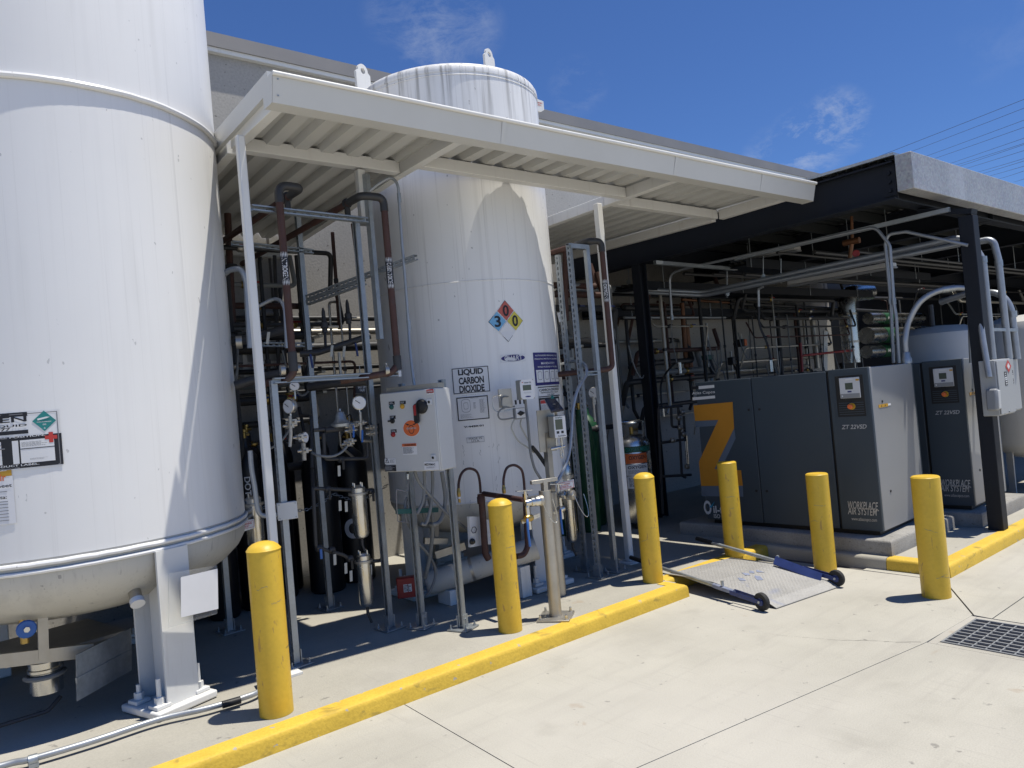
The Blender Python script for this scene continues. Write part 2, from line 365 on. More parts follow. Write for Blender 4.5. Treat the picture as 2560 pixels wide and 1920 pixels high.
def patch(S, u0, v0, u1, v1, e, name, mat, parent, n=1, t=.0015):
    """thin sticker with a real edge, following the surface"""
    vs = []; fs = []
    for i in range(n+1):
        u = u0+(u1-u0)*i/n
        vs += [S(u, v0, e), S(u, v1, e), S(u, v0, e-t), S(u, v1, e-t)]
    for i in range(n):
        a = i*4; fs += [(a, a+4, a+5, a+1), (a+1, a+5, a+7, a+3), (a, a+2, a+6, a+4)]
    fs += [(0, 1, 3, 2), (n*4, n*4+2, n*4+3, n*4+1)]
    return MB().add(vs, fs).build(name, mat, parent, smooth=False)
def poly(S, pts, e, name, mat, parent, t=.0015):
    n = len(pts); ar = sum(pts[i][0]*pts[(i+1) % n][1]-pts[(i+1) % n][0]*pts[i][1] for i in range(n))
    if ar < 0: pts = pts[::-1]
    vs = [S(u, v, e) for u, v in pts]+[S(u, v, e-t) for u, v in pts]
    fs = [tuple(range(n))]+[(i, i+n, (i+1) % n+n, (i+1) % n) for i in range(n)]
    return MB().add(vs, fs).build(name, mat, parent, smooth=False)
def frame(S, u0, v0, u1, v1, w, e, name, mat, parent, n=1):
    m = MB(); 
    def q(a, b, c, d):
        k = max(1, int(n*(c-a)/(u1-u0)+.5))
        for i in range(k):
            x0, x1 = a+(c-a)*i/k, a+(c-a)*(i+1)/k
            m.add([S(x0, b, e), S(x1, b, e), S(x1, d, e), S(x0, d, e)], [(0, 1, 2, 3)])
    q(u0, v0, u1, v0+w); q(u0, v1-w, u1, v1); q(u0, v0+w, u0+w, v1-w); q(u1-w, v0+w, u1, v1-w)
    return m.build(name, mat, parent, smooth=False)
def text(S, body, u0, v0, u1, v1, e, mat, parent, bold=.01, space=1., shear=0., name='lettering'):
    vs, fs = text_mesh(body, bold, space)
    return MB().add([S(u0+(u1-u0)*x+shear*(v1-v0)*y, v0+(v1-v0)*y, e) for x, y in vs], fs).build(name, mat, parent, smooth=False)
def lines(S, u0, v0, u1, v1, k, e, mat, parent, fill=.4, seed=1, name='fine_print'):
    """rows of print too small to read, as short ink dashes"""
    R = random.Random(seed); m = MB(); h = (v1-v0)/k
    for i in range(k):
        y = v1-h*(i+.5); x = u0; end = u0+(u1-u0)*R.uniform(.6, 1)
        while x < end:
            w = R.uniform(.4, 1.6)*h*2; w = min(w, end-x)
            m.add([S(x, y-h*fill/2, e), S(x+w, y-h*fill/2, e), S(x+w, y+h*fill/2, e), S(x, y+h*fill/2, e)], [(0, 1, 2, 3)]); x += w+h*.45
    return m.build(name, mat, parent, smooth=False)
def circ(cu, cv, r, n=20, ry=None): return [(cu+r*math.cos(2*math.pi*i/n), cv+(ry or r)*math.sin(2*math.pi*i/n)) for i in range(n)]

# ================================================================== SETTING
SL = .10                                  # height of the raised slab above the yard
KY, RX, RY, CX = 3.925, 4.86, 4.15, 6.37  # kerb front, recess side, recess back, right-hand kerb side
KR = 2.53                                 # front of the right-hand kerb
WALL = 7.4
tag(MB().add([(-300,-300,-.03),(300,-300,-.03),(300,300,-.03),(-300,300,-.03)], [(0,1,2,3)]).build('ground', 'concrete', smooth=False), kind='structure')
# yard: cast concrete bays with open joints between them
yard = tag(MB().add([(-14,-12,-.012),(26,-12,-.012),(26,6,-.012),(-14,6,-.012)], [(0,1,2,3)]).build('yard', 'joint', smooth=False), kind='structure')
G = .003
J1 = lambda x: 2.41+(x-2.515)*(2.128-2.41)/(4.816-2.515)       # long joint
J2a, J2b = AZ((1018,1765),0), AZ((1285,1920),0)
J2 = lambda y: J2a.x+(y-J2a.y)*(J2b.x-J2a.x)/(J2b.y-J2a.y)
gx0, gx1, gy1, gy0 = 4.83, 5.50, 2.10, .95                      # drain frame
def bay(pts): 
    return MB().prism([(x, y, 0) for x, y in pts], (0, 0, -.02)).build('bay', 'concrete', yard, smooth=False)
bay([(-14,KY+.2),(J2(KY+.2)-G,KY+.2),(J2(J1(2))-G,J1(2)+G),(-14,J1(-14)+G)])
bay([(J2(KY+.2)+G,KY+.2),(CX-.1,KY+.2),(CX-.1,KR+.02),(gx1+G+.01,gy1-.02),(gx0-.01,gy1+G),(J2(J1(2))+G,J1(2)+G)])
bay([(-14,J1(-14)-G),(J2(J1(2))-G,J1(2)-G),(J2(-12)-G,-12),(-14,-12)])
bay([(J2(J1(2))+G,J1(2)-G),(gx0-G,gy1-G),(gx0-G,gy0),(gx0-G,-12),(J2(-12)+G,-12)])
bay([(CX-.092,KR+.012),(CX-.08,3.2),(26,3.2),(26,gy1-.14),(gx1+G,gy1-.14),(gx1+G+.016,gy1-.03)])
bay([(gx1+G,gy1-.148),(26,gy1-.148),(26,-12),(gx1+G,-12)])
bay([(gx0+G,gy0-G),(gx1-G,gy0-G),(gx1-G,-12),(gx0+G,-12)])
# hairline crack wandering from the drain towards the dock plate
cp = [AZ(p,.0) for p in (zJ(1640,785),zJ(1500,785),zJ(1340,778),zJ(1180,775),zJ(1050,765),zJ(900,752),zJ(760,738),zJ(640,725),zJ(520,718))]
m = MB(); pp = [(p.x+random.uniform(-.006,.006), p.y+random.uniform(-.006,.006)) for p in spline(cp,5)]
for i in range(len(pp)-1):
    (a,b),(c,d) = pp[i],pp[i+1]; w0 = .0022*(1-i/len(pp))+.0006
    m.add([(a,b-w0,.002),(c,d-w0,.002),(c,d+w0,.002),(a,b+w0,.002)],[(0,1,2,3)])
m.build('crack','joint',yard,smooth=False)

# raised slab
slab = tag(MB().prism([(-14,KY+.13,SL-.004),(RX-.002,KY+.13,SL-.004),(RX-.002,RY+.13,SL-.004),(CX+.13,RY+.13,SL-.004),(CX+.13,KR+.13,SL-.004),(26,KR+.13,SL-.004),(26,WALL+.4,SL-.004),(-14,WALL+.4,SL-.004)],(0,0,-.2)).build('slab','concrete_slab',smooth=False), kind='structure')
def kerb(path, mat, label, w=.13):
    """rounded kerb stone: path runs along the exposed face, body lies to its left"""
    prof = [(0,-.03),(.006,SL-.028),(.012,SL-.012),(.026,SL-.002),(.045,SL),(w,SL),(w,-.03)]
    m = MB(); P = [Vector(p) for p in path]; n = len(prof); rings = []
    for i, p in enumerate(P):
        ns = []
        if i: d = (P[i]-P[i-1]).normalized(); ns.append(Vector((-d.y,d.x)))
        if i < len(P)-1: d = (P[i+1]-P[i]).normalized(); ns.append(Vector((-d.y,d.x)))
        nn_ = sum(ns, Vector((0,0))); nn_ = nn_/nn_.length_squared*len(ns) if len(ns) > 1 else ns[0]
        if len(ns) > 1: nn_ = (ns[0]+ns[1])/(1+ns[0].dot(ns[1]))
        rings.append([(p.x+nn_.x*a, p.y+nn_.y*a, z) for a, z in prof])
    vs = [v for r in rings for v in r]; fs = []
    for i in range(len(P)-1):
        for k in range(n-1): a = i*n+k; fs.append((a, a+n, a+n+1, a+1))
    fs += [tuple(range(n)), tuple(range((len(P)-1)*n, len(P)*n))[::-1]]
    return tag(m.add(vs, fs).build('kerb', mat), label, kind='structure')
kerb([(-14,KY),(RX,KY),(RX,RY-.003)], 'kerb_paint', 'long yellow kerb in front of the tanks')
kerb([(RX+.002,RY),(CX,RY)], 'kerb_paint', 'yellow kerb behind the dock plate')
kerb([(CX,RY+.127),(CX,3.04)], 'concrete_slab', 'bare grey kerb beside the compressor plinth')
kerb([(CX,3.035),(CX,KR),(26,KR)], 'kerb_paint', 'yellow kerb around the compressor slab corner')

# drain grate
dg = thing('drain_grate','rectangular steel drain grate set in the concrete yard','drain',(gx0+.33,1.5,0))
m = MB(); 
for a, b in (((gx0+.005,gy1-.055),(gx1-.005,gy1-.006)),((gx0+.005,gy0+.006),(gx1-.005,gy0+.05)),((gx0+.005,gy0+.052),(gx0+.05,gy1-.057)),((gx1-.05,gy0+.052),(gx1-.005,gy1-.057))):
    m.box((a[0],a[1],-.1),(b[0],b[1],-.002))
m.build('surround','concrete_slab',dg,smooth=False)
B((gx0+.05,gy0+.05,-.3),(gx1-.05,gy1-.055,-.25),'sump','joint',dg,smooth=False)
x0,x1,y0,y1 = gx0+.056,gx1-.056,gy0+.056,gy1-.061
m = MB().box((x0,y0,-.05),(x0+.012,y1,.003)).box((x1-.012,y0,-.05),(x1,y1,.003)).box((x0+.012,y0,-.05),(x1-.012,y0+.012,.003)).box((x0+.012,y1-.012,-.05),(x1-.012,y1,.003))
m.build('rim','grate_steel',dg,smooth=False)
k = 0; y = y0+.04; proto = None
while y < y1-.02:
    if proto is None: proto = B((x0+.012,y-.004,-.04),(x1-.012,y+.004,.0),'bar','grate_steel',dg,smooth=False)
    else: c = proto.copy(); COL.objects.link(c); c.parent = dg; c.location.y = y-y0-.04
    y += .075
proto = None; x = x0+.05; i = 0
while x < x1-.02:
    if proto is None: proto = B((x-.006,y0+.013,-.03),(x+.006,y1-.013,.0025),'slat','grate_steel',dg,smooth=False); xs = x
    else: c = proto.copy(); COL.objects.link(c); c.parent = dg; c.location.x = x-xs
    x += .062

# ================================================================== BUILDING WALL
bw = thing('building','pale rough concrete building with grey coping behind the tanks','building',(4,WALL,0))
B((-14,WALL,SL-.2),(14.2,WALL+8,5.38),'wall','stucco',bw,smooth=False)
B((-14.03,WALL-.06,5.375),(14.25,WALL+8.03,5.425),'trim','white_steel',bw,smooth=False)
B((-14.06,WALL-.08,5.42),(14.28,WALL+8.06,5.56),'coping','coping',bw,smooth=False)
for x in (-9,-3,3.0,8.6,11.4): B((x-.012,WALL-.004,SL),(x+.012,WALL+.01,5.09),'panel_joint','joint',bw,smooth=False)
sw = thing('sky_block_wall','dark wall added to block sky and light behind the far compressors','wall',(18,WALL,0))
B((14.25,WALL+.4,0),(26,WALL+.6,3.58),'wall','steel_navy',sw,smooth=False); B((21.8,2.6,0),(22,WALL+.38,3.58),'light_block_wall','steel_navy',sw,smooth=False)  # both walls added to keep sky and stray light out of the shed

# ================================================================== WHITE CANOPY
can = thing('canopy','white corrugated steel canopy with front gutter over the gas tanks','canopy',(4.5,4.87,SL))
CZ = 3.60; GF = 3.86                       # deck underside, gutter front
gz0, gz1 = 3.455, 3.618; cx0, cx1 = 1.807, 6.99
m = MB(); pr = [(GF+.02,gz0),(GF+.14,gz0),(GF+.14,CZ-.004),(GF+.136,CZ-.004),(GF+.136,gz0+.004),(GF+.024,gz0+.004),(GF-.014,gz1-.004),(GF+.012,gz1-.004),(GF+.012,gz1),(GF-.02,gz1)]
m.prism([(cx0,y,z) for y,z in pr],(cx1-cx0,0,0)).build('gutter','white_sheet',can,smooth=False)
for x in (cx0-.002,cx1): MB().prism([(x,y,z) for y,z in ((GF+.02,gz0-.003),(GF+.142,gz0-.003),(GF+.142,gz1-.02),(GF+.05,gz1+.003),(GF-.022,gz1+.003))],(.002 if x>2 else -.002,0,0)).build('end_cap','white_sheet',can,smooth=False)
for z in (gz0+.04,gz1-.03): MB().cyl((cx0+.03,GF+.0,z),(cx0+.03,GF-.016 if z>3.55 else GF+.004,z),.005,8).build('rivet','galv',can)
MB().tube([(cx0-.003,GF-.024,gz1-.002),(cx1+.003,GF-.024,gz1-.002)],.014,12).build('gutter_bead','white_steel',can)
for x in (3.4,5.1,6.2): MB().prism([(x,GF+.0175,gz0+.002),(x,GF-.0235,gz1-.012),(x,GF-.0195,gz1-.012),(x,GF+.0215,gz0+.002)],(.035,0,0)).build('gutter_lap','white_sheet',can,smooth=False)
def deck(xa, xb, ya, yb, name='roof_panel'):
    """trapezoidal sheeting, ribs running front to back"""
    P = .20; prof = []; x = xa
    while x < xb-.02:
        for dx, dz in ((0,0),(.09,0),(.115,.048),(.175,.048)):
            if x+dx < xb: prof.append((x+dx, CZ+dz))
        x += P
    prof.append((xb, CZ)); n = len(prof); t = .0012
    vs = [(x,ya,z) for x,z in prof]+[(x,yb,z-(yb-ya)*.012) for x,z in prof]
    vs += [(x,y,z+t) for x,y,z in vs]
    fs = []
    for i in range(n-1):
        fs += [(i,i+n,i+n+1,i+1),(2*n+i,2*n+i+1,3*n+i+1,3*n+i),(i,i+1,2*n+i+1,2*n+i),(n+i,3*n+i,3*n+i+1,n+i+1)]
    return MB().add(vs,fs).build(name,'white_sheet',can,smooth=False)
HY = 4.66; BY = 4.87
deck(1.93,3.19,GF+.145,WALL-.02); deck(3.195,4.20,GF+.145,HY+.09); deck(4.202,5.35,GF+.145,HY+.09); deck(5.355,6.10,GF+.145,WALL-.02); deck(6.102,6.86,GF+.145,WALL-.02)
sl_ = lambda y: CZ-.006-(y-GF)*.012
def slope_bar(x,w,ya,yb,name='rafter',h=.098):
    m = MB().add([(x-w,ya,sl_(ya)-h),(x+w,ya,sl_(ya)-h),(x+w,yb,sl_(yb)-h),(x-w,yb,sl_(yb)-h),(x-w,ya,sl_(ya)),(x+w,ya,sl_(ya)),(x+w,yb,sl_(yb)),(x-w,yb,sl_(yb))],[(3,2,1,0),(4,5,6,7),(0,1,5,4),(1,2,6,5),(2,3,7,6),(3,0,4,7)])
    return m.build(name,'white_steel',can,bevel=.004)
B((1.95,BY-.042,3.49),(3.158,BY+.042,3.583),'beam','white_steel',can,bevel=.004); B((5.395,BY-.042,3.49),(6.81,BY+.042,3.583),'beam','white_steel',can,bevel=.004)
B((3.233,HY-.042,3.49),(5.315,HY+.042,3.584),'header','white_steel',can,bevel=.004)
for x in (1.915,3.195,5.355,6.85):
    slope_bar(x,.034,GF+.147,BY-.045) if x in (1.915,6.85) else slope_bar(x,.034,GF+.147,BY+.043)
    slope_bar(x,.034,BY+.045,WALL-.05)
B((1.84,GF+.145,3.57),(1.87,WALL-.05,3.70),'edge_trim','white_sheet',can,smooth=False)
B((6.89,GF+.145,3.57),(6.92,WALL-.05,3.70),'edge_trim','white_sheet',can,smooth=False)
B((1.95,WALL-.06,3.36),(3.15,WALL-.005,3.46),'ledger','white_steel',can,smooth=False); B((5.40,WALL-.06,3.36),(6.81,WALL-.005,3.46),'ledger','white_steel',can,smooth=False)
# canopy skewed, left end back and higher, to shape its cast shadows
def skew(x,y,z):
    f = 1 if y < BY else max(0,(WALL-y)/(WALL-BY))
    return x, y+(5.2-x)*.10*f, z+(5.2-x)*.042*f
for o in list(can.children):
    og = ORG[can]
    for v in o.data.vertices: v.co = Vector(skew(*(v.co+og)))-og
for x,zb_ in ((1.80,SL+.012),(2.84,AY((905,556),5.10).z),(5.20,SL+.012)):
    _,yp,zp = skew(x,BY-.001,3.486)
    if x < 2: yp,zp = 4.76,3.575
    hw = .026 if x < 2 else .031
    p = B((x-hw,yp-hw,zb_),(x+hw,yp+hw,zp-.004),'post','white_steel',can,bevel=.008)
    if zb_ < 1: B((x-.09,yp-.09,SL-.003),(x+.09,yp+.09,SL+.011),'base_plate','white_steel',p)
    else: B((x-.055,yp-.055,zb_-.012),(x+.055,yp+.055,zb_-.001),'saddle','galv_strut',p)

# ================================================================== STEEL SHED OVER THE COMPRESSORS
SX = 7.10; sh = thing('steel_shed','open dark steel shed with galvanised fascia over the compressors','shed',(11,4.5,SL))
fz0, fz1 = 3.276, 3.61; fy0, fy1 = 2.81, 2.955
B((SX-.01,fy0,fz0),(24,fy1,fz1),'fascia','galv_spangle',sh,bevel=.006)
def ibeam(p0, p1, h, w, name, par, mat='steel_navy', t=.014, up=(0,0,1)):
    p0, p1 = Vector(p0), Vector(p1); u = Vector(up); m = MB()
    m.bar(p0,p1,t,h-2*t,u); m.bar(p0+u*(h/2-t/2),p1+u*(h/2-t/2),w,t,u); m.bar(p0-u*(h/2-t/2),p1-u*(h/2-t/2),w,t,u)
    return m.build(name,mat,par,smooth=False)
zc = (3.226+3.577)/2
e = ibeam((SX+.07,fy1+.03,zc),(SX+.07,WALL-.1,zc),.35,.15,'edge_beam',sh)
m = MB().box((SX+.05,fy1+.03,3.27),(SX+.06,fy1+.14,3.54)); m.build('end_plate','steel_navy',e,smooth=False)
for z in (3.32,3.40,3.48): MB().cyl((SX+.052,fy1+.085,z),(SX+.03,fy1+.085,z),.02,6).build('bolt','steel_navy',e)
for x in (9.6,12.1,14.6,17.1): ibeam((x,fy1+.05,zc),(x,WALL-.3 if x<11 else 6.0,zc),.35,.15,'frame_beam',sh)
ibeam((SX+.16,3.06,3.34),(24,3.06,3.34),.22,.12,'front_girder',sh)
ibeam((SX+.16,6.0,3.34),(24,6.0,3.34),.22,.12,'back_girder',sh)
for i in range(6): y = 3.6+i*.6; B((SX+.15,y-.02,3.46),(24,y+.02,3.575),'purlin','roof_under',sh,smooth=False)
def sheet(xa,xb,ya,yb):
    P=.15; prof=[]; y=ya
    m=MB(); n=0; vs=[]; 
    while y<yb:
        for dy,dz in ((0,0),(.07,0),(.09,.03),(.13,.03)):
            if y+dy<=yb: prof.append((y+dy,3.585+dz))
        y+=P
    k=len(prof); vs=[(xa,y,z) for y,z in prof]+[(xb,y,z) for y,z in prof]; vs+=[(x,y,z+.002) for x,y,z in vs]; fs=[]
    for i in range(k-1): fs+=[(i,i+1,i+k+1,i+k),(2*k+i,3*k+i,3*k+i+1,2*k+i+1)]
    for s_ in (0,k):
        for i in range(k-1): fs.append((s_+i,2*k+s_+i,2*k+s_+i+1,s_+i+1))
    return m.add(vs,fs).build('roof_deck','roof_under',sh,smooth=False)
sheet(SX+.0,14.3,fy1+.01,WALL-.03); sheet(14.303,16.4,fy1+.01,6.1); sheet(16.403,24,fy1+.01,WALL+.3)  # gap at the back shaped to let sun onto the silver ducts
B((SX-.01,fy1+.003,3.619),(14.3,WALL-.01,3.645),'roof_membrane','galv',sh,smooth=False); B((14.302,fy1+.003,3.619),(16.4,6.12,3.645),'roof_membrane','galv',sh,smooth=False); B((16.402,fy1+.003,3.619),(24,WALL+.35,3.645),'roof_membrane','galv',sh,smooth=False)
# roof light lying on the shed
MB().lathe([(.42,0),(.44,.03),(.40,.09),(.25,.13),(.05,.14)],(0,0,0),20).build('roof_dome','tank_white',sh)
d = bpy.data.objects['roof_dome']; rp = AX(zH(1165,165),7.55); d.location = Vector((7.55,rp.y,3.645))-ORG[sh]
# columns
def column(x,y,name='column',w=.13):
    c = ibeam((x,y,SL+.012),(x,y,3.23),w,w,name,sh,up=(1,0,0))
    return c
pc = AZ(zJ(2118,172),SL); PX, PYc = pc.x+.06, pc.y+.09
B((PX-.065,PYc-.065,SL+.0),(PX+.065,PYc+.065,3.06),'column','steel_navy',sh,bevel=.006)
MB().bar((PX,PYc-.06,3.09),(PX,3.10,3.20),.14,.05).build('column_bracket','steel_navy',sh,smooth=False)
column(SX+.07,6.12); column(17.1,3.0)

# ================================================================== BOLLARDS
def bollard(c, r, h, dome, z, label):
    t = thing('bollard',label,'bollard',(c[0],c[1],z),'yellow bollards along the kerb')
    if dome:
        MB().lathe([(r,-.003),(r,h-r*.52)],(c[0],c[1],z),32).build('pipe','yellow_paint',t)
        MB().lathe([(r+.002,h-r*.56),(r+.003,h-r*.5),(r*.97,h-r*.42),(r*.86,h-r*.27),(r*.66,h-r*.13),(r*.36,h-.03*r),(.0,h)],(c[0],c[1],z),32).build('dome_cap','yellow_paint',t)
    else:
        MB().lathe([(r,-.003),(r,h-.006),(r-.006,h)],(c[0],c[1],z),32).build('pipe','yellow_paint',t)
        MB().lathe([(r-.008,h),(r-.009,h+.0025)],(c[0],c[1],z),32).build('cap','yellow_paint',t)
    S_ = Drum(c, r, math.atan2(-c[1], -c[0])); R2 = random.Random(int(c[0]*100)); m = MB()
    for k in range(3):
        u, v = R2.uniform(-r*1.1, r*1.1), z+R2.uniform(.08, h*.85)
        for i in range(R2.randint(3, 9)):
            du = R2.uniform(.006, .014); w = R2.uniform(.0008, .003); dv = R2.uniform(-.008, .008)
            m.add([S_(u, v, .001), S_(u+du, v+dv, .001), S_(u+du, v+dv+w, .001), S_(u, v+w, .001)], [(0, 1, 2, 3)]); u += du; v += dv
    tag(m.build('scuffs', 'ink_grey', t, smooth=False), kind='stuff')
    return t
bollard((1.53,4.20),.092,.955,1,SL,'domed yellow bollard nearest the camera, beside the large nitrogen tank')
bollard((3.245,4.235),.085,.93,1,SL,'domed yellow bollard in front of the carbon dioxide tank, left of the fill posts')
bollard((4.79,4.24),.085,.91,1,SL,'domed yellow bollard at the end of the kerb left of the dock plate')
bollard((5.90,4.20),.088,.86,0,SL,'flat-topped yellow bollard in front of the orange letter, behind the dock plate')
bollard((6.13,3.45),.093,.84,0,0,'flat-topped yellow bollard right of the dock plate wheel')
bollard((5.83,2.43),.098,.885,0,0,'flat-topped yellow bollard standing alone in the sun near the drain')

# ================================================================== LIQUID NITROGEN TANK
NC, NR = (.84,5.77), 1.084
nt_ = thing('nitrogen_tank','huge white cylindrical liquid nitrogen tank on steel legs at the left edge','tank',(NC[0],NC[1],SL))
MB().lathe([(NR,1.10),(NR,3.69),(NR,3.71),(NR,7.6),(NR*.93,7.8),(NR*.6,7.98),(0,8.03)],(NC[0],NC[1],0),128).build('shell','tank_white',nt_)
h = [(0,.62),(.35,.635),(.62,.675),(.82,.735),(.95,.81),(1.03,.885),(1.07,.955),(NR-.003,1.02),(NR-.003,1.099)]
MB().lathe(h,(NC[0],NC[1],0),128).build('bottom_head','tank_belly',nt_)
def ring(z, rr, name):
    n = 128; m = MB(); m.tube([(NC[0]+(NR+rr*.3)*math.cos(2*math.pi*i/n),NC[1]+(NR+rr*.3)*math.sin(2*math.pi*i/n),z+random.uniform(-.0015,.0015)) for i in range(n+1)],rr,8,False)
    return m.build(name,'tank_white',nt_)
ring(3.70,.019,'weld_seam'); ring(1.075,.014,'weld_seam'); ring(1.035,.012,'weld_seam')
def tank_leg(c, rdir, d, w, ztop, par, base=.52, mat='white_steel'):
    """I-section leg standing on a base plate with anchor bolts"""
    r = Vector((rdir[0],rdir[1],0)).normalized(); s = Vector((-r.y,r.x,0)); cc = Vector((c[0],c[1],0)); m = MB(); zb = SL+.045; hz = (ztop-zb)/2
    for k in (-1,1): m.obox(cc+r*(k*(d/2-.008))+V(0,0,zb+hz),r,s,V(0,0,1),.008,w/2,hz)
    m.obox(cc+V(0,0,zb+hz),r,s,V(0,0,1),d/2-.017,.007,hz-.001)
    L = m.build('leg',mat,par,smooth=False)
    MB().obox(cc+V(0,0,SL+.022),r,s,V(0,0,1),base/2,base/2,.022).build('base_plate',mat,L,bevel=.01)
    for a in (-1,1):
        for b_ in (-1,1):
            q = cc+r*(a*base*.27)+s*(b_*base*.33)
            MB().obox(q+V(0,0,SL+.056),r,s,V(0,0,1),.045,.045,.011).build('washer',mat,L,bevel=.004)
            MB().cyl(q+V(0,0,SL+.067),q+V(0,0,SL+.105),.028,6).cyl(q+V(0,0,SL+.105),q+V(0,0,SL+.18+.03*a),.014,10).build('anchor_bolt',mat,L)
    return L
for k in range(3):
    a = math.atan2(-.95,.31)+k*2*math.pi/3; r = (math.cos(a),math.sin(a))
    tank_leg((NC[0]+r[0]*.965,NC[1]+r[1]*.965),r,.28,.20,1.03 if k==0 else .93,nt_,.38)
# lug with its warning plate, on the right-hand side
S = Drum(NC,NR,rad(-30))
u, v = S.uv((603,1318)); a = S.a0+u/NR
p0 = AP((597,1307),(1.83,5.35,0),V(.35,-.94,0)); 
FL = Flat((p0.x-.03,p0.y,p0.z-.075),(.94,.35,0),(0,0,1))
MB().prism([FL(0,0,0),FL(.17,.012,0),FL(.17,.075,0),FL(0,.085,0)],FL.n*-.02).build('lug','tank_white',nt_,smooth=False)
patch(FL,.035,.018,.165,.070,.002,'warning_plate','sign_white',nt_); frame(FL,.038,.021,.162,.067,.002,.0032,'plate_border','red_ink',nt_)
text(FL,'WARNING',.055,.046,.145,.060,.0034,'red_ink',nt_,.02); lines(FL,.048,.028,.155,.042,2,.0034,'red_ink',nt_,.5,3)
# product label
S = Drum(NC,NR,rad(-100))
def R4(S, f, a, b): return (*S.uv(f(*a)), *S.uv(f(*b)))
ur, vt = S.uv(zS(640,190)); _, vb = S.uv(zS(665,800)); ul = ur-.98
hgt = vt-vb
def rrect(u0,v0,u1,v1,r,n=6,k=10):
    pts = []
    for cu,cv,a0 in ((u1-r,v1-r,0),(u0+r,v1-r,90),(u0+r,v0+r,180),(u1-r,v0+r,270)):
        for i in range(n+1): a = rad(a0+90*i/n); pts.append((cu+r*math.cos(a),cv+r*math.sin(a)))
    return pts
def drum_sheet(S,u0,v0,u1,v1,e,name,mat,par): return patch(S,u0,v0,u1,v1,e,name,mat,par,n=14)
pl = drum_sheet(S,ul,vb,ur,vt,.004,'product_label','sign_white',nt_)
frame(S,ul+.008,vb+.008,ur-.008,vt-.008,.004,.0052,'label_border','ink_grey',pl,14)
X = lambda f: ul+(ur-ul)*f
Y_ = lambda f: vb+hgt*f
ub = lambda x,y: S.uv(zS(x,y))
a1 = ub(297,232)
patch(S,ul+.04,a1[1]-.014,a1[0],a1[1]+.008,.0055,'bar','ink',pl,n=8)
a2 = ub(310,430); patch(S,ul+.04,a2[1]-.010,a2[0],a2[1]+.010,.0055,'bar','ink',pl,n=8)
t0 = ub(293,320); t1 = ub(290,258); text(S,'NITROGEN',t0[0]-.52,t0[1],t0[0],t1[1],.0056,'ink',pl,.018)
t0 = ub(297,375); t1 = ub(297,345); text(S,'REFRIGERATED LIQUID',t0[0]-.58,t0[1],t0[0],t1[1],.0056,'ink',pl,.012)
t0 = ub(118,422); t1 = ub(118,392); text(S,'UN 1977',t0[0]-.17,t0[1],t0[0],t1[1],.0056,'ink',pl,.02)
dm = [ub(478,203),ub(612,308),ub(490,427),ub(354,320)]
poly(S,dm,.0056,'hazard_diamond','teal',pl)
g0,g1 = ub(405,300),ub(545,270); 
poly(S,[ub(408,292),ub(505,268),ub(545,270),ub(510,285),ub(412,311)],.0066,'cylinder_symbol','sign_white',pl)
a,b_ = ub(405,335),ub(560,312); text(S,'NON-FLAMMABLE',a[0],a[1],b_[0],b_[1],.0066,'sign_white',pl,.02)
a,b_ = ub(468,362),ub(505,342); text(S,'GAS',a[0],a[1],b_[0],b_[1],.0066,'sign_white',pl,.02); a,b_ = ub(480,402),ub(497,382); text(S,'2',a[0],a[1],b_[0],b_[1],.0066,'sign_white',pl,.02)
a,b_ = ub(0,815),ub(640,440); b0 = ub(645,765)[1]
patch(S,ul+.03,b0-.012,b_[0]+.012,b_[1]-.004,.0055,'black_panel','ink',pl,n=12)
c0 = ub(607,745); c1 = ub(230,495)
patch(S,ub(232,0+700)[0],c0[1]+.001,c0[0],ub(605,470)[1]-.012,.0064,'white_field','sign_white',pl,n=5)
patch(S,ul+.045,c0[1]+.001,ub(205,700)[0]+.003,ub(605,470)[1]-.012,.0064,'white_field','sign_white',pl,n=6)
a = ub(495,465); text(S,'KEEP CONTAINER IN UPRIGHT POSITION.',a[0]-.66,a[1]-.005,a[0],a[1]+.005,.0066,'sign_white',pl,.01)
a = ub(433,778); text(S,'DO NOT REMOVE THIS PRODUCT LABEL.',a[0]-.55,a[1]-.005,a[0],a[1]+.005,.0066,'sign_white',pl,.01)
a = ub(558,492); poly(S,[(a[0]+x*.001,a[1]+y*.001) for x,y in ((-10,28),(10,28),(10,10),(28,10),(28,-10),(10,-10),(10,-28),(-10,-28),(-10,-10),(-28,-10),(-28,10),(-10,10))],.0074,'red_cross','red_ink',pl)
a,b_ = ub(240,600),ub(545,520); lines(S,a[0],a[1],b_[0],b_[1],5,.0074,'ink_grey',pl,.35,4)
a,b_ = ub(285,745),ub(560,700); lines(S,a[0]+.02,a[1],b_[0],b_[1],3,.0074,'ink_grey',pl,.3,5)
a,b_ = ub(232,672),ub(605,645); patch(S,a[0],c0[1]+.075,b_[0],c0[1]+.079,.0072,'rule','ink',pl,n=4)
a = ub(195,560); lines(S,a[0]-.33,a[1]-.16,a[0]-.02,a[1]+.04,11,.0074,'ink_grey',pl,.35,6)
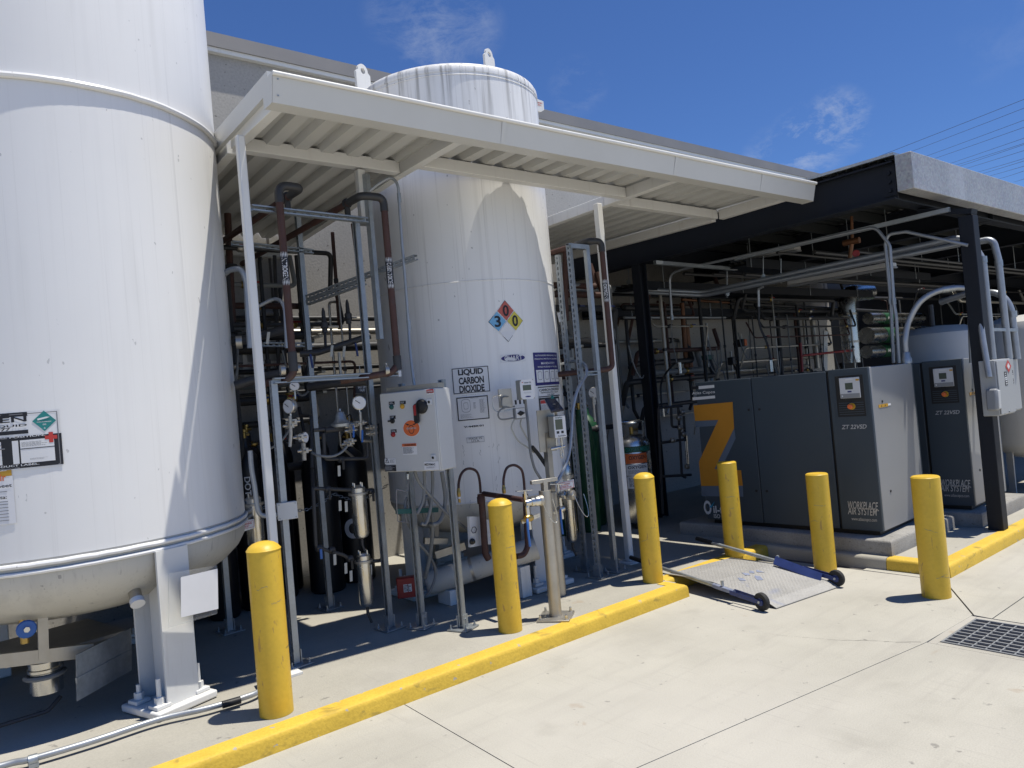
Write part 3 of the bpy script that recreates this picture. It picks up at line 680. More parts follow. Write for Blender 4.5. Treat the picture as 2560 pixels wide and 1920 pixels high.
# data sheet below it
a,b_ = ub(180,1430),ub(150,850)
ds = drum_sheet(S,a[0]-.42,a[1],a[0],b_[1]-.03,.004,'data_sheet','paper',nt_)
patch(S,a[0]-.42,b_[1]-.028,a[0]-.004,b_[1]+.004,.004,'yellow_strip','amber',nt_,n=6)
c = ub(68,930); text(S,'ProAir',c[0]-.12,c[1]-.018,c[0],c[1]+.02,.0056,'orange_ink',ds,.02)
c = ub(133,1020); text(S,'Safety Data Sheet',c[0]-.27,c[1]-.012,c[0],c[1]+.012,.0056,'ink',ds,.01)
c = ub(78,1150); text(S,'Filling Data:',c[0]-.15,c[1]-.012,c[0],c[1]+.012,.0056,'ink',ds,.01)
for y in (1075,1185,1215,1250,1285,1320,1355,1390): c = ub(155,y); patch(S,a[0]-.38,c[1]-.0015,a[0]-.03,c[1]+.0015,.0054,'rule','ink_grey',ds,n=5)
# vent stub on the belly
p = AY(zK(900,110),4.93); q = AY(zK(945,275),4.80)
vs_ = MB().cyl(p,q,.035,16); vs_.build('vent_stub','stainless_dull',nt_); MB().cyl(q,q+(q-p)*.18,.040,16).build('vent_cap','sign_white',nt_)
MB().cyl(p+V(-.03,0,-.04),p+V(-.10,0.02,-.05),.02,10).build('side_plug','black',nt_)
# plumbing under the tank: frame, blue valve wheel, drip pot
fr = thing('valve_assembly','stainless valve assembly with blue handwheel beneath the nitrogen tank','valve',(.35,5.15,SL))
yv = 5.05
p0,p1 = AY(zK(0,640),yv),AY(zK(640,620),yv)
MB().bar(p0+V(-.3,0,0),p1,.04,.075).build('cross_bar','stainless_dull',fr,smooth=False)
p0,p1 = AY(zK(300,370),yv),AY(zK(300,680),yv); MB().bar(p0+V(0,0,.15),p1,.05,.05,(0,1,0)).build('upright','stainless_dull',fr,smooth=False)
p = AY(zK(183,478),yv-.12); m = MB(); 
m.lathe([(.044,-.008),(.050,0),(.044,.008),(.02,.006),(.02,-.006)],p,14,(0,1,0)).build('handwheel','blue_handle',fr)
MB().cyl(p,p+V(0,.15,0),.012,8).cyl(p+V(0,-.02,0),p,.016,6).build('stem','stainless',fr)
MB().tube(arcpath([p+V(0,.12,-.1),p+V(0,.12,.22),p+V(.05,.12,.26),p+V(.05,.2,.5)],.03),.022,10).build('riser','brass',fr)
MB().tube(arcpath([p+V(-.7,.12,.28),p+V(.12,.12,.24)],.03),.016,8).build('cross_tube','copper',fr)
MB().tube(arcpath([p+V(-.7,.2,.14),p+V(-.2,.2,.16),p+V(.1,.22,.2),p+V(.3,.3,.1)],.1),.009,8).build('small_tube','dark_pipe',fr)
pt = AY(zK(310,690),yv+.12); pb = AY(zK(320,905),yv+.12)
MB().lathe([(.085,pb.z),(.085,pt.z-.06),(.092,pt.z-.055),(.092,pt.z-.04),(.085,pt.z-.035),(.085,pt.z)],(pt.x,pt.y,0),24).build('drip_pot','stainless',fr)
MB().tube([(pb.x+.1*math.cos(a/12*6.283),pb.y+.1*math.sin(a/12*6.283),(pb.z*.45+pt.z*.55)) for a in range(13)],.013,6,False).build('pot_band','hose_grey',fr)
# slanting sheet-metal deflector
d0,d1,d2,d3 = AY(zK(522,655),4.90),AY(zK(527,975),4.90),AY(zK(905,760),5.15),AY(zK(900,470),5.15)
MB().prism([d0,d1,d2,d3],(.003,-.01,0)).build('splash_plate','galv',fr,smooth=False)
e0,e1 = (d0*.45+d1*.55),(d3*.45+d2*.55); MB().bar(e0+V(0,-.012,0),e1+V(0,-.012,0),.012,.03).build('stiffener','galv',fr,smooth=False)
MB().obox(AY(zK(350,560),5.5),(1,.2,0),(-.2,1,0),(0,0,1),.33,.3,.01).build('tray','stainless_dull',fr,smooth=False)
MB().box((-.4,6.4,SL),(.5,6.9,.62)).build('pipe_housing','tank_white',fr,bevel=.01)
MB().tube(arcpath([(-.5,5.0,.19),(.55,5.06,.20),(.62,5.1,.25)],.05),.012,8).build('drain_tube','dark_pipe',fr)
# acrylic sign holder on the leg
sg = thing('sign_holder','clear acrylic holder with blank white paper on the nitrogen tank leg','sign',tuple(AY(zK(1330,240),4.60)))
o = AP(zK(1160,455),(1.18,4.655,0),V(.25,-.97,0)); FS = Flat(o-Vector((.25,-.97,0))*-.014,(.97,.25,0),(0,0,1))
a = FS.uv(zK(1155,92)); b_ = FS.uv(zK(1490,35)); c = FS.uv(zK(1490,370)); d = FS.uv(zK(1155,465))
q = [d,c,b_,a]; MB().prism([FS(*x,0.012) for x in q],FS.n*.004).build('acrylic_sheet','clear_plastic',sg,smooth=False)
q = [FS.uv(zK(*x)) for x in ((1237,395),(1495,335),(1490,58),(1235,118))]
poly(FS,q,.0215,'paper','paper',sg,.001)

# conduit and its shadow-side hose lying along the slab edge
cd = thing('slab_conduit','grey conduit clipped along the slab below the nitrogen tank','conduit',(.5,4.65,SL))
pts = [AZ(zK(-900,1710),SL+.035)] + [AZ(zK(x,y),SL+.035) for x,y in ((0,1425),(220,1375),(660,1245),(1100,1100),(1450,1020),(1800,905))]+[V(1.62,4.72,SL+.035)]
MB().tube(spline(pts,4),.0165,12).build('pipe','conduit',cd)
p = AZ(zK(230,1400),SL+.02); MB().box((p.x-.022,p.y-.024,SL),(p.x+.022,p.y+.024,SL+.022)).lathe([(.026,-.02),(.026,.02)],(p.x,p.y,SL+.035),14,(1,-.1,0)).build('clamp','galv',cd)
p = AZ(zK(1600,985),SL+.035); MB().tube([p+V(-.05,.005,.001),p+V(.05,-.006,0.001)],.0205,12).build('tape_wrap','black',cd)

# ================================================================== CARBON DIOXIDE TANK
KC, KRD = (4.18,5.72), .846
co = thing('carbon_dioxide_tank','white upright liquid carbon dioxide tank rising through the canopy','tank',(KC[0],KC[1],SL))
MB().lathe([(KRD,.89),(KRD,4.50)],(KC[0],KC[1],0),96).build('shell','tank_white_stained',co)
MB().lathe([(KRD+.004,4.495),(KRD+.005,4.51),(KRD+.002,4.54),(KRD-.012,4.565),(KRD-.05,4.585),(KRD-.12,4.60),(.45,4.63),(0,4.65)],(KC[0],KC[1],0),96).build('top_head','tank_white_stained',co)
MB().lathe([(0,.54),(.35,.56),(.58,.61),(.72,.68),(.80,.77),(KRD-.004,.85),(KRD-.004,.89)],(KC[0],KC[1],0),96).build('bottom_head','tank_belly',co)
for z in (.89,2.73,4.47):
    n=96; MB().tube([(KC[0]+(KRD)*math.cos(2*math.pi*i/n),KC[1]+KRD*math.sin(2*math.pi*i/n),z) for i in range(n+1)],.005,6,False).build('weld_seam','tank_white_stained',co)
def lug(x,y,z0,z1):
    """lifting eye: plate with a round hole, tapering up to a rounded head"""
    c = V(x,y,z0); t = V(.95,.3,0).normalized(); n = V(.3,-.95,0).normalized(); w=.062; H=z1-z0; cy=H-w; k=24; outer=[]
    for i in range(k):
        a=2*math.pi*i/k-math.pi/2; d=(math.cos(a),math.sin(a))
        if d[1]>=-.1: outer.append((w*d[0],cy+w*d[1]))
        else:
            s_=min((w+.028)/abs(d[0]) if abs(d[0])>1e-6 else 9, cy/abs(d[1])); outer.append((s_*d[0],cy+s_*d[1]))
    inner=[(.028*math.cos(2*math.pi*i/k-math.pi/2),cy+.028*math.sin(2*math.pi*i/k-math.pi/2)) for i in range(k)]
    vs=[]
    for e in (.012,-.012): vs+=[c+t*q+V(0,0,z)+n*e for q,z in outer]+[c+t*q+V(0,0,z)+n*e for q,z in inner]
    fs=[]
    for i in range(k):
        j=(i+1)%k; fs+=[(i,k+i,k+j,j),(2*k+i,2*k+j,3*k+j,3*k+i),(i,j,2*k+j,2*k+i),(k+i,3*k+i,3*k+j,k+j)]
    return MB().add(vs,fs).build('lifting_lug','white_steel',co,smooth=False)
p=AY(zM(100,260),KC[1]+.20); lug(p.x,p.y,4.50,p.z); p=AY(zM(1445,95),KC[1]+.30); lug(p.x,p.y,4.60,p.z)
p = AY(zM(1965,700),KC[1]-.1); FL2 = Flat((p.x-.13,KC[1]-.12,p.z-.09),(1,0,0),(0,0,1))
MB().prism([FL2(0,.02,0),FL2(.17,.03,0),FL2(.21,.055,0),FL2(.21,.145,0),FL2(0,.165,0)],(0,.02,0)).build('side_lug','white_steel',co,smooth=False)
text(FL2,'WARNING',.10,.11,.19,.125,.002,'red_ink',co,.02); lines(FL2,.09,.085,.2,.105,2,.002,'red_ink',co,.5)
for a in (-90,180,0,90):
    r=(math.cos(rad(a)),math.sin(rad(a))); tank_leg((KC[0]+r[0]*.74,KC[1]+r[1]*.74),r,.16,.20,.95,co,.42)
S = Drum(KC,KRD,rad(-120))
def sticker(f, pts, e, name, mat, n=6, border=None, par=None):
    q=[S.uv(f(*p)) for p in pts]; u0=(q[0][0]+q[3][0])/2; u1=(q[1][0]+q[2][0])/2; v1=(q[0][1]+q[1][1])/2; v0=(q[2][1]+q[3][1])/2
    o=patch(S,u0,v0,u1,v1,e,name,mat,par or co,n=n)
    if border: frame(S,u0+.002,v0+.002,u1-.002,v1-.002,border[1],e+.0012,'border',border[0],o,n)
    return o,u0,v0,u1,v1
o,u0,v0,u1,v1 = sticker(zD,((868,82),(1250,65),(1265,330),(885,355)),.003,'product_sign','sign_white',8,('ink',.006))
h=(v1-v0); 
for i,w in enumerate(('LIQUID','CARBON','DIOXIDE')): text(S,w,u0+.17*(u1-u0),v1-h*(.33+.315*i),u1-.15*(u1-u0),v1-h*(.06+.315*i),.0045,'ink',o,.034,.95)
a=S.uv(zD(970,368)); b_=S.uv(zD(1208,350)); text(S,'SYSTEM ID# X-4421-01',a[0],a[1],b_[0],b_[1],.003,'ink',co,.01)
o,u0,v0,u1,v1 = sticker(zD,((915,385),(1245,368),(1260,610),(932,635)),.003,'diagram_plate','sign_white',6,('ink',.008))
w=u1-u0; h=v1-v0
def outline(S,pts,wd,e,name,mat,par):
    m=MB(); k=len(pts); c=(sum(p[0] for p in pts)/k,sum(p[1] for p in pts)/k); 
    q=[(p[0]+(c[0]-p[0])*wd/math.hypot(p[0]-c[0],p[1]-c[1]),p[1]+(c[1]-p[1])*wd/math.hypot(p[0]-c[0],p[1]-c[1])) for p in pts]
    for i in range(k):
        j=(i+1)%k; m.add([S(*pts[i],e),S(*pts[j],e),S(*q[j],e),S(*q[i],e)],[(0,1,2,3)])
    return m.build(name,mat,par,smooth=False)
outline(S,rrect(u0+w*.15,v0+h*.35,u0+w*.43,v0+h*.9,w*.1),.003,.0045,'vessel_outline','ink_grey',o)
outline(S,rrect(u0+w*.22,v0+h*.48,u0+w*.36,v0+h*.76,w*.04),.003,.0045,'vessel_outline','ink_grey',o)
lines(S,u0+w*.52,v0+h*.48,u0+w*.63,v0+h*.75,6,.0045,'ink_grey',o,.35,8); lines(S,u0+w*.72,v0+h*.28,u0+w*.92,v0+h*.86,16,.0045,'ink_grey',o,.35,9)
lines(S,u0+w*.1,v0+h*.1,u0+w*.5,v0+h*.28,5,.0045,'ink_grey',o,.25,10); lines(S,u0+w*.45,v0+h*.9,u0+w*.75,v0+h*.96,2,.0045,'ink_grey',o,.4,11)
a=S.uv(zD(995,705)); b_=S.uv(zD(1197,668)); text(S,'V-4420-01',a[0],a[1],b_[0],b_[1],.003,'ink',co,.04)
o,u0,v0,u1,v1 = sticker(zD,((1022,797),(1208,795),(1208,855),(1022,857)),.003,'origin_plate','sign_white',3,('ink_grey',.002))
text(S,'MADE IN\nU.S.A.',u0+.02,v0+.006,u1-.02,v1-.006,.0045,'ink',o,.0)
# hazard diamond
tp,rt,bt,lf=[S.uv(zF(*p)) for p in ((657,200),(818,425),(663,612),(475,395))]
cx_=(lf[0]+rt[0])/2; cy_=(tp[1]+bt[1])/2; hw=(rt[0]-lf[0])/2; hh=(tp[1]-bt[1])/2
hd=poly(S,[(cx_-hw,cy_),(cx_,cy_-hh),(cx_+hw,cy_),(cx_,cy_+hh)],.003,'hazard_diamond','ink',co)
for dx,dy,mt,ch in ((0,.5,'nfpa_red','0'),(-.5,0,'blue_ink','3'),(.5,0,'nfpa_yellow','0'),(0,-.5,'sign_white',None)):
    k=.468; x,y=cx_+dx*hw,cy_+dy*hh
    sq=poly(S,[(x-hw*k,y),(x,y-hh*k),(x+hw*k,y),(x,y+hh*k)],.0045,'quarter',mt,hd)
    if ch: text(S,ch,x-hw*.17,y-hh*.27,x+hw*.17,y+hh*.27,.006,'ink',sq,.02)
o,u0,v0,u1,v1 = sticker(zF,((592,735),(842,730),(842,808),(595,812)),.0028,'maker_plate','sign_white',4)
mu,mv=(u0+u1)/2,(v0+v1)/2; el=poly(S,circ(mu,mv,(u1-u0)*.47,28,(v1-v0)*.42),.0045,'oval','navy_ink',o)
text(S,'CHART',mu-(u1-u0)*.35,mv-.022,mu+(u1-u0)*.35,mv+.022,.006,'sign_white',el,.01)
# blue mandatory sign, wrapping round the side
o,u0,v0,u1,v1 = sticker(zF,((917,707),(1085,725),(1090,1045),(940,1035)),.003,'safety_sign','navy_ink',6)
u1=u0+.42; bpy.data.objects.remove(o); o=patch(S,u0,v0,u1,v1,.003,'safety_sign','navy_ink',co,n=10)
h=v1-v0; w=u1-u0
for t_,y0_,y1_,x in (('AUTHORIZED PERSONNEL ONLY',.885,.93,.05),('PERSONAL PROTECTIVE EQUIPMENT',.775,.825,.03),('MANDATORY',.635,.705,.22),('WHILE WORKING IN THIS AREA',.535,.585,.1)):
    text(S,t_,u0+w*x,v0+h*y0_,u1-w*x,v0+h*y1_,.0046,'sign_white',o,.01)
for i in range(4):
    a=u0+w*(.045+.235*i); q=patch(S,a,v0+h*.09,a+w*.205,v0+h*.47,.0045,'pictogram_panel','sign_white',o,n=2)
    outline(S,rrect(a+w*.04,v0+h*.17,a+w*.165,v0+h*.42,w*.03),.004,.006,'pictogram','ink_grey',q)
o,u0,v0,u1,v1 = sticker(zF,((965,1045),(1100,1050),(1105,1160),(972,1158)),.003,'product_strip','sign_white',6)
w=.36; u1=u0+w; patch(S,u0,v1-.012,u1,v1-.004,.0045,'bar','ink',o,n=6); patch(S,u0,v0+.004,u1,v0+.012,.0045,'bar','ink',o,n=6)
text(S,'CARBON DIOXIDE',u0+.01,v0+.055,u1-.01,v1-.022,.0046,'ink',o,.02); text(S,'REFRIGERATED LIQUID',u0+.03,v0+.034,u1-.03,v0+.048,.0046,'ink',o,.01); text(S,'UN 2187',u0+.12,v0+.016,u1-.12,v0+.029,.0046,'ink',o,.01)
o,u0,v0,u1,v1 = sticker(zF,((975,1165),(1040,1165),(1045,1320),(982,1322)),.003,'product_label','sign_white',4)
u1=u0+.34; patch(S,u0,v0,u1,v1,.0035,'label_back','sign_white',o,n=8); frame(S,u0,v0,u1,v1,.016,.005,'border','ink',o,8); patch(S,u0+.02,v1-.05,u0+.1,v1-.02,.005,'red_band','red_ink',o)
lines(S,u0+.02,v0+.02,u0+.16,v1-.055,9,.0052,'ink_grey',o,.4,21); poly(S,[(u0+.2,v0+.06),(u0+.25,v0+.11),(u0+.2,v0+.16),(u0+.15,v0+.11)],.0055,'hazard_diamond','teal',o)
# printed level scale
m=MB(); a=S.uv(zF(1020,1340)); b_=S.uv(zE(1650,-20)); 
k=26
for i in range(k):
    v=a[1]+(b_[1]-a[1])*i/k; m.add([S(a[0],v,.002),S(a[0]+(.05 if i%5 else .08),v,.002),S(a[0]+(.05 if i%5 else .08),v+.005,.002),S(a[0],v+.005,.002)],[(0,1,2,3)])
m.build('level_scale','ink',co,smooth=False)
# remains of an old label and scratches
R_=random.Random(5); m=MB()
for (x,y),L_ in (((975,880),9),((990,950),6),((985,1040),6),((1350,870),8),((1355,1000),8),((1330,1200),6),((1335,1290),8),((1300,860),6),((1160,930),7),((1090,1060),5),((960,1470),6),((1060,1455),9)):
    u,v=S.uv(zD(x,y))
    for i in range(L_):
        du,dv=R_.uniform(-.006,.006),-.007; w=R_.uniform(.0008,.0028)
        m.add([S(u,v,.0012),S(u+w,v,.0012),S(u+du+w,v+dv,.0012),S(u+du,v+dv,.0012)],[(0,1,2,3)]); u+=du; v+=dv
tag(m.build('scratch','ink_grey',co,smooth=False),kind='stuff')

# vaporiser drum and pipework below the tank
vp = thing('vaporiser','dusty white horizontal vaporiser drum beneath the carbon dioxide tank','vaporiser',(3.7,5.1,SL))
p0,p1=AY(zN(668,1060),5.30),AY(zN(1300,850),4.98)
d=(p1-p0).normalized(); 
MB().lathe([(.045,-.03),(.075,-.026),(.09,-.012),(.096,.012),(.096,(p1-p0).length+.35)],p0,28,d).build('drum','tank_belly',vp)
q=p0+d*.36; MB().lathe([(.099,-.012),(.099,.012)],q,28,d).build('band','stainless_dull',vp)
for s_ in (.15,.75): q=p0+d*s_; MB().box((q.x-.05,q.y-.09,SL),(q.x+.05,q.y+.09,q.z-.09)).build('saddle','white_steel',vp,smooth=False)
m=MB(); MB().bar(AY(zN(720,790),5.32),AY(zN(1000,700),5.2),.05,.06).build('bracket','stainless_dull',vp,smooth=False)
MB().bar(AY(zN(610,655),5.4),AY(zN(830,660),5.35),.05,.05).build('bracket','stainless_dull',vp,smooth=False)
MB().bar(AY(zN(720,500),5.42),AY(zN(725,820),5.42),.04,.04,(0,1,0)).build('bracket','stainless_dull',vp,smooth=False)
pp_=[AY(zN(*x),4.93) for x in ((1020,425),(1120,425),(1135,700),(1033,718))]
cp_=MB().prism(pp_,(.01,-.02,0)).build('cover_plate','sign_white',vp,smooth=False)
FP=Flat(pp_[3]+V(.0,-.021,0),(1,.3,0),(0,0,1)); q=AY(zN(1068,662),4.90); MB().lathe([(.026,0),(.022,.012),(.01,.018),(0,.019)],q+V(0,-.003,0),16,(-.2,-1,0)).build('plug','black_gloss',cp_)
q=AY(zN(1083,552),4.90); m=MB().tube([q+V(.026*math.cos(i*math.pi/3),-.006,.026*math.sin(i*math.pi/3)) for i in range(7)],.003,6,False); m.build('inspection_mark','ink',cp_)
pp_=[AY(zN(*x),4.99) for x in ((1135,460),(1255,450),(1255,690),(1150,690))]; MB().prism(pp_,(.005,-.012,0)).build('cover_plate','sign_white',vp,smooth=False)

# fire-alarm red box on the leg
q=[AY(zN(*x),5.30) for x in ((362,1018),(545,1012),(550,1185),(368,1188))]
rb=thing('red_box','small red junction box low on the carbon dioxide tank leg','junction box',tuple(q[3]))
cxm=sum((x for x in q),V(0,0,0))/4; FR=Flat(cxm,(.86,-.5,0),(0,0,1)); hw_=.098
MB().obox(cxm+FR.n*-.03,FR.u,FR.v,FR.n,.088,.082,.04).build('body','red_paint',rb,bevel=.012); MB().obox(cxm+FR.n*.014,FR.u,FR.v,FR.n,.084,.078,.004).build('lid','red_paint',rb,bevel=.006)
patch(FR,-.035,-.03,-.003,.03,.0195,'label','sign_white',rb); patch(FR,.003,-.03,.03,.03,.0195,'label','sign_white',rb); lines(FR,-.032,-.026,.028,.026,5,.0206,'ink',rb,.5,2)
MB().cyl(cxm+FR.n*-.07,V(cxm.x+.12,cxm.y+.25,cxm.z+.02),.02,8).build('bracket','white_steel',rb)

# ================================================================== CONTROL CABINET ON STRUTS
cu_=Vector((.35,-.94,0)).normalized()
Q=AY((1094,1075),4.47); TL_=AP((956,1080),Q,Vector((-cu_.y,cu_.x,0)))
wid=(Vector((Q.x,Q.y,0))-Vector((TL_.x,TL_.y,0))).length
zt=AP((1086,970),Q,Vector((-cu_.y,cu_.x,0))).z; zb=AP((1102,1177),Q,Vector((-cu_.y,cu_.x,0))).z
FC=Flat((TL_.x,TL_.y,zb),cu_,(0,0,1))
cab=thing('control_cabinet','grey electrical control cabinet with indicator lamps on galvanised struts','cabinet',(2.98,4.69,SL))
hC=zt-zb; dep=.18
MB().obox(FC(wid/2,hC/2,-dep/2-.012),FC.u,FC.v,FC.n,wid/2,hC/2,dep/2).build('body','cabinet_grey',cab,bevel=.006)
MB().obox(FC(wid/2,hC/2,-.005),FC.u,FC.v,FC.n,wid/2-.004,hC/2-.004,.0055).build('door','cabinet_grey',cab,bevel=.004)
def cq(x,y): return FC.uv(zD(x,y))
for (x,y),mt in (((248,487),'green_dark'),((360,480),'amber'),((265,772),'red_paint')):
    u,v=cq(x,y); MB().lathe([(.019,0),(.019,.006),(.015,.008),(.015,.014),(.008,.018),(0,.019)],FC(u,v,.001),16,FC.n).build('lamp',mt,cab)
u,v=cq(258,630); MB().lathe([(.020,0),(.020,.008),(.014,.011)],FC(u,v,.001),16,FC.n).obox(FC(u-.008,v,.018),FC.u,FC.v,FC.n,.020,.006,.008).build('selector','black',cab)
for x,y in ((247,448),(362,441),(258,594),(268,737)):
    u,v=cq(x,y); patch(FC,u-.027,v-.012,u+.027,v+.012,.0022,'name_tag','ink',cab); lines(FC,u-.02,v-.007,u+.02,v+.007,2,.0032,'pcb_label',cab,.45,int(x))
u,v=cq(555,482); MB().lathe([(.052,0),(.052,.012),(.044,.022),(.03,.026)],FC(u+.005,v,.001),24,FC.n).build('switch_dial','black',cab)
sw_=MB(); q=[(u-.034,v+.02),(u-.012,v+.028),(u-.012,v-.105),(u-.022,v-.118),(u-.036,v-.118),(u-.046,v-.105),(u-.046,v+.008)]
sw_.prism([FC(a,b,.02) for a,b in q],FC.n*.022).build('switch_handle','black',cab); poly(FC,[(u-.042,v+.012),(u-.02,v+.018),(u-.02,v-.06),(u-.042,v-.06)],.0435,'switch_flag','red_paint',cab)
u,v=cq(452,708); el=poly(FC,circ(u,v,.078,28,.062),.0022,'maker_badge','sign_white',cab); el2=poly(FC,circ(u,v,.074,28,.058),.0034,'badge_field','orange_ink',el)
text(FC,'dynamic',u-.045,v-.012,u+.045,v+.012,.0046,'silver_ink',el2,.01,1.,.1); outline(FC,circ(u,v-.008,.026,18,.032),.005,.0044,'badge_ring','ink',el2)
for sx in (-1,1): poly(FC,[(u+sx*.012,v+.028),(u+sx*.058,v+.04),(u+sx*.03,v+.022)],.0044,'badge_arrow','ink',el2)
a,b_=cq(365,985),cq(502,862); o=patch(FC,a[0],a[1],b_[0],b_[1],.0022,'warning_label','sign_white',cab); h=b_[1]-a[1]
patch(FC,a[0],b_[1]-h*.25,b_[0],b_[1],.0034,'orange_band','orange_ink',o); text(FC,'WARNING',a[0]+.02,b_[1]-h*.22,b_[0]-.004,b_[1]-h*.05,.0046,'ink',o,.02); lines(FC,a[0]+.006,a[1]+.008,b_[0]-.006,b_[1]-h*.3,9,.0036,'ink',o,.4,14)
a,b_=cq(178,1080),cq(285,1020); o=patch(FC,a[0],a[1],b_[0],b_[1],.0022,'voltage_label','sign_white',cab)
cxu=a[0]+.022; poly(FC,[(cxu-.02,a[1]+.008),(cxu+.02,a[1]+.008),(cxu,a[1]+.048)],.0034,'triangle','ink',o); poly(FC,[(cxu-.014,a[1]+.012),(cxu+.014,a[1]+.012),(cxu,a[1]+.040)],.0046,'triangle_field','sign_white',o); poly(FC,[(cxu-.003,a[1]+.032),(cxu+.004,a[1]+.032),(cxu,a[1]+.024),(cxu+.004,a[1]+.024),(cxu-.003,a[1]+.013),(cxu-.001,a[1]+.021),(cxu-.005,a[1]+.021)],.0056,'bolt_symbol','ink',o)
lines(FC,a[0]+.05,a[1]+.008,b_[0]-.004,b_[1]-.006,5,.0034,'ink_grey',o,.4,15)
a,b_=cq(178,1155),cq(290,1088); o=patch(FC,a[0],a[1],b_[0],b_[1],.0022,'black_label','ink',cab); lines(FC,a[0]+.006,a[1]+.006,b_[0]-.006,b_[1]-.006,7,.0034,'pcb_label',o,.3,16)
a,b_=cq(588,1142),cq(730,1050); o=patch(FC,a[0],a[1],b_[0],b_[1],.0022,'maker_label','paper',cab); text(FC,'MEDRIMAC',a[0]+.006,b_[1]-.028,a[0]+.10,b_[1]-.012,.0034,'ink',o,.02); lines(FC,a[0]+.02,a[1]+.012,b_[0]-.01,b_[1]-.035,5,.0034,'ink_grey',o,.35,17)
a,b_=cq(612,358),cq(680,300); o=patch(FC,a[0],a[1],b_[0],b_[1],.0022,'danger_label','sign_white',cab); patch(FC,a[0],b_[1]-.026,b_[0],b_[1],.0034,'red_band','red_ink',o); text(FC,'480 VOLTS',a[0]+.004,a[1]+.006,b_[0]-.004,a[1]+.02,.0036,'ink',o,.02); text(FC,'DANGER',a[0]+.006,b_[1]-.02,b_[0]-.006,b_[1]-.008,.0046,'sign_white',o,.01)
for x,y in ((640,435),(682,1012)):
    u,v=cq(x,y); MB().obox(FC(u,v,.003),FC.u,FC.v,FC.n,.021,.022,.003).build('lock_plate','pcb_label',cab,bevel=.002); MB().lathe([(.010,0),(.009,.004)],FC(u-.003,v,.006),12,FC.n).build('lock','black',cab)
MB().bar(FC(.02,hC+.02,-.10),FC(wid*.98,hC+.02,-.10),.08,.035).build('top_rail','stainless_dull',cab,smooth=False)
def strut(p0,p1,open_dir,name,par,w=.041,slots=True,mat='galv_strut'):
    """slotted C-channel"""
    p0,p1=Vector(p0),Vector(p1); a=(p1-p0); L=a.length; a.normalize(); o=Vector(open_dir); o=(o-a*o.dot(a)).normalized(); s=a.cross(o); t=.0028; m=MB(); mid=(p0+p1)/2
    for k in (-1,1):
        m.obox(mid+s*(k*(w/2-t/2)),a,o,s,L/2,w/2,t/2)
        m.obox(mid+s*(k*(w/2-.0055))+o*(w/2-t/2),a,o,s,L/2-.001,t/2,.0052)
    if slots:
        for k in (-1,1): m.obox(mid-o*(w/2-t/2)+s*(k*(w/2-.0085)),a,o,s,L/2,t/2,.0057)
        n=int(L/.05); 
        for i in range(n+1): m.obox(p0+a*(L*i/max(n,1))-o*(w/2-t/2)+a*(.011 if i==0 else (-.011 if i==n else 0)),a,o,s,.011,t/2*.96,w/2-.014)
    else: m.obox(mid-o*(w/2-t/2),a,o,s,L/2,t/2,w/2-t)
    return m.build(name,mat,par,smooth=False)
def foot(x,y,par,rot=0,z=SL,mat='galv_strut'):
    ax=V(math.cos(rot),math.sin(rot),0); ay=V(-math.sin(rot),math.cos(rot),0); c=V(x,y,z)
    p=MB().obox(c+V(0,0,.004),ax,ay,V(0,0,1),.085,.085,.005).build('foot_plate',mat,par,bevel=.002)
    MB().obox(c+ax*.0255+V(0,0,.055),ax,ay,V(0,0,1),.0035,.03,.046).obox(c-ax*.0255+V(0,0,.055),ax,ay,V(0,0,1),.0035,.03,.046).build('foot_bracket',mat,p,smooth=False)
    for a in (-1,1):
        for b in (-1,1): q=c+ax*(.062*a)+ay*(.062*b); MB().cyl(q+V(0,0,.009),q+V(0,0,.02),.011,6).cyl(q+V(0,0,.02),q+V(0,0,.042),.006,8).build('anchor',mat,p)
    for k in (-1,1): MB().cyl(c+ax*(k*.029)+V(0,0,.07),c+ax*(k*.036)+V(0,0,.07),.010,6).build('nut',mat,p)
    return p
ce=V(2.905,4.86,0); cf=V(3.06,4.555,0)
for c in (ce,cf):
    strut((c.x,c.y,SL+.012),(c.x,c.y,zt+.06),(-.94,-.35,0),'strut',cab); foot(c.x,c.y,cab,rad(-68))
# hoses out of the cabinet's underside
hz=thing('cabinet_hoses','bundle of grey flexible conduits looping beneath the control cabinet','conduit',(3.0,4.75,zb))
def hose(pts,r,Y=4.75,mat='hose_grey',par=hz,name='hose',f=zN): 
    return MB().tube(spline([AY(f(*p[:2]),p[2] if len(p)>2 else Y) for p in pts],6),r,10).build(name,mat,par)
hose([(610,-10),(615,100),(605,260),(570,350),(545,400)],.012); hose([(690,-10),(693,120),(680,300),(650,440),(620,500),(585,490)],.012)
hose([(780,0),(800,120),(815,250),(800,380),(760,470),(700,500),(640,480,4.95),(605,380,4.95),(620,260,4.95),(650,240,4.95),(670,300,4.95),(690,420,4.95),(690,600,5.0),(670,780,5.05),(640,930,5.1),(620,1010,5.15)],.016)
hose([(520,-5),(560,90),(640,190),(740,300),(850,420),(960,500,5.0),(1040,560,5.1)],.012)
hose([(505,420,4.9),(480,300,4.9),(450,250,4.9),(432,310,4.9),(432,390,4.9),(450,470,4.9),(500,570,4.95),(560,680,5.0),(640,770,5.05),(700,870,5.1),(722,960,5.12),(700,1060,5.12),(660,1150,5.14),(630,1180,5.16)],.011)
gb=MB().bar(AY(zN(345,378),4.86),AY(zN(742,360),4.86),.02,.036); gb.build('green_bracket','green_dark',hz,smooth=False)
MB().tube(arcpath([AY(zN(458,20),4.72),AY(zN(460,180),4.72),AY(zN(440,185),4.72),AY(zN(345,165),4.72),AY(zN(350,330),4.75),AY(zN(360,470),4.8),AY(zN(520,490),4.9)],.01),.0035,6).build('thin_tube','ink_grey',hz)
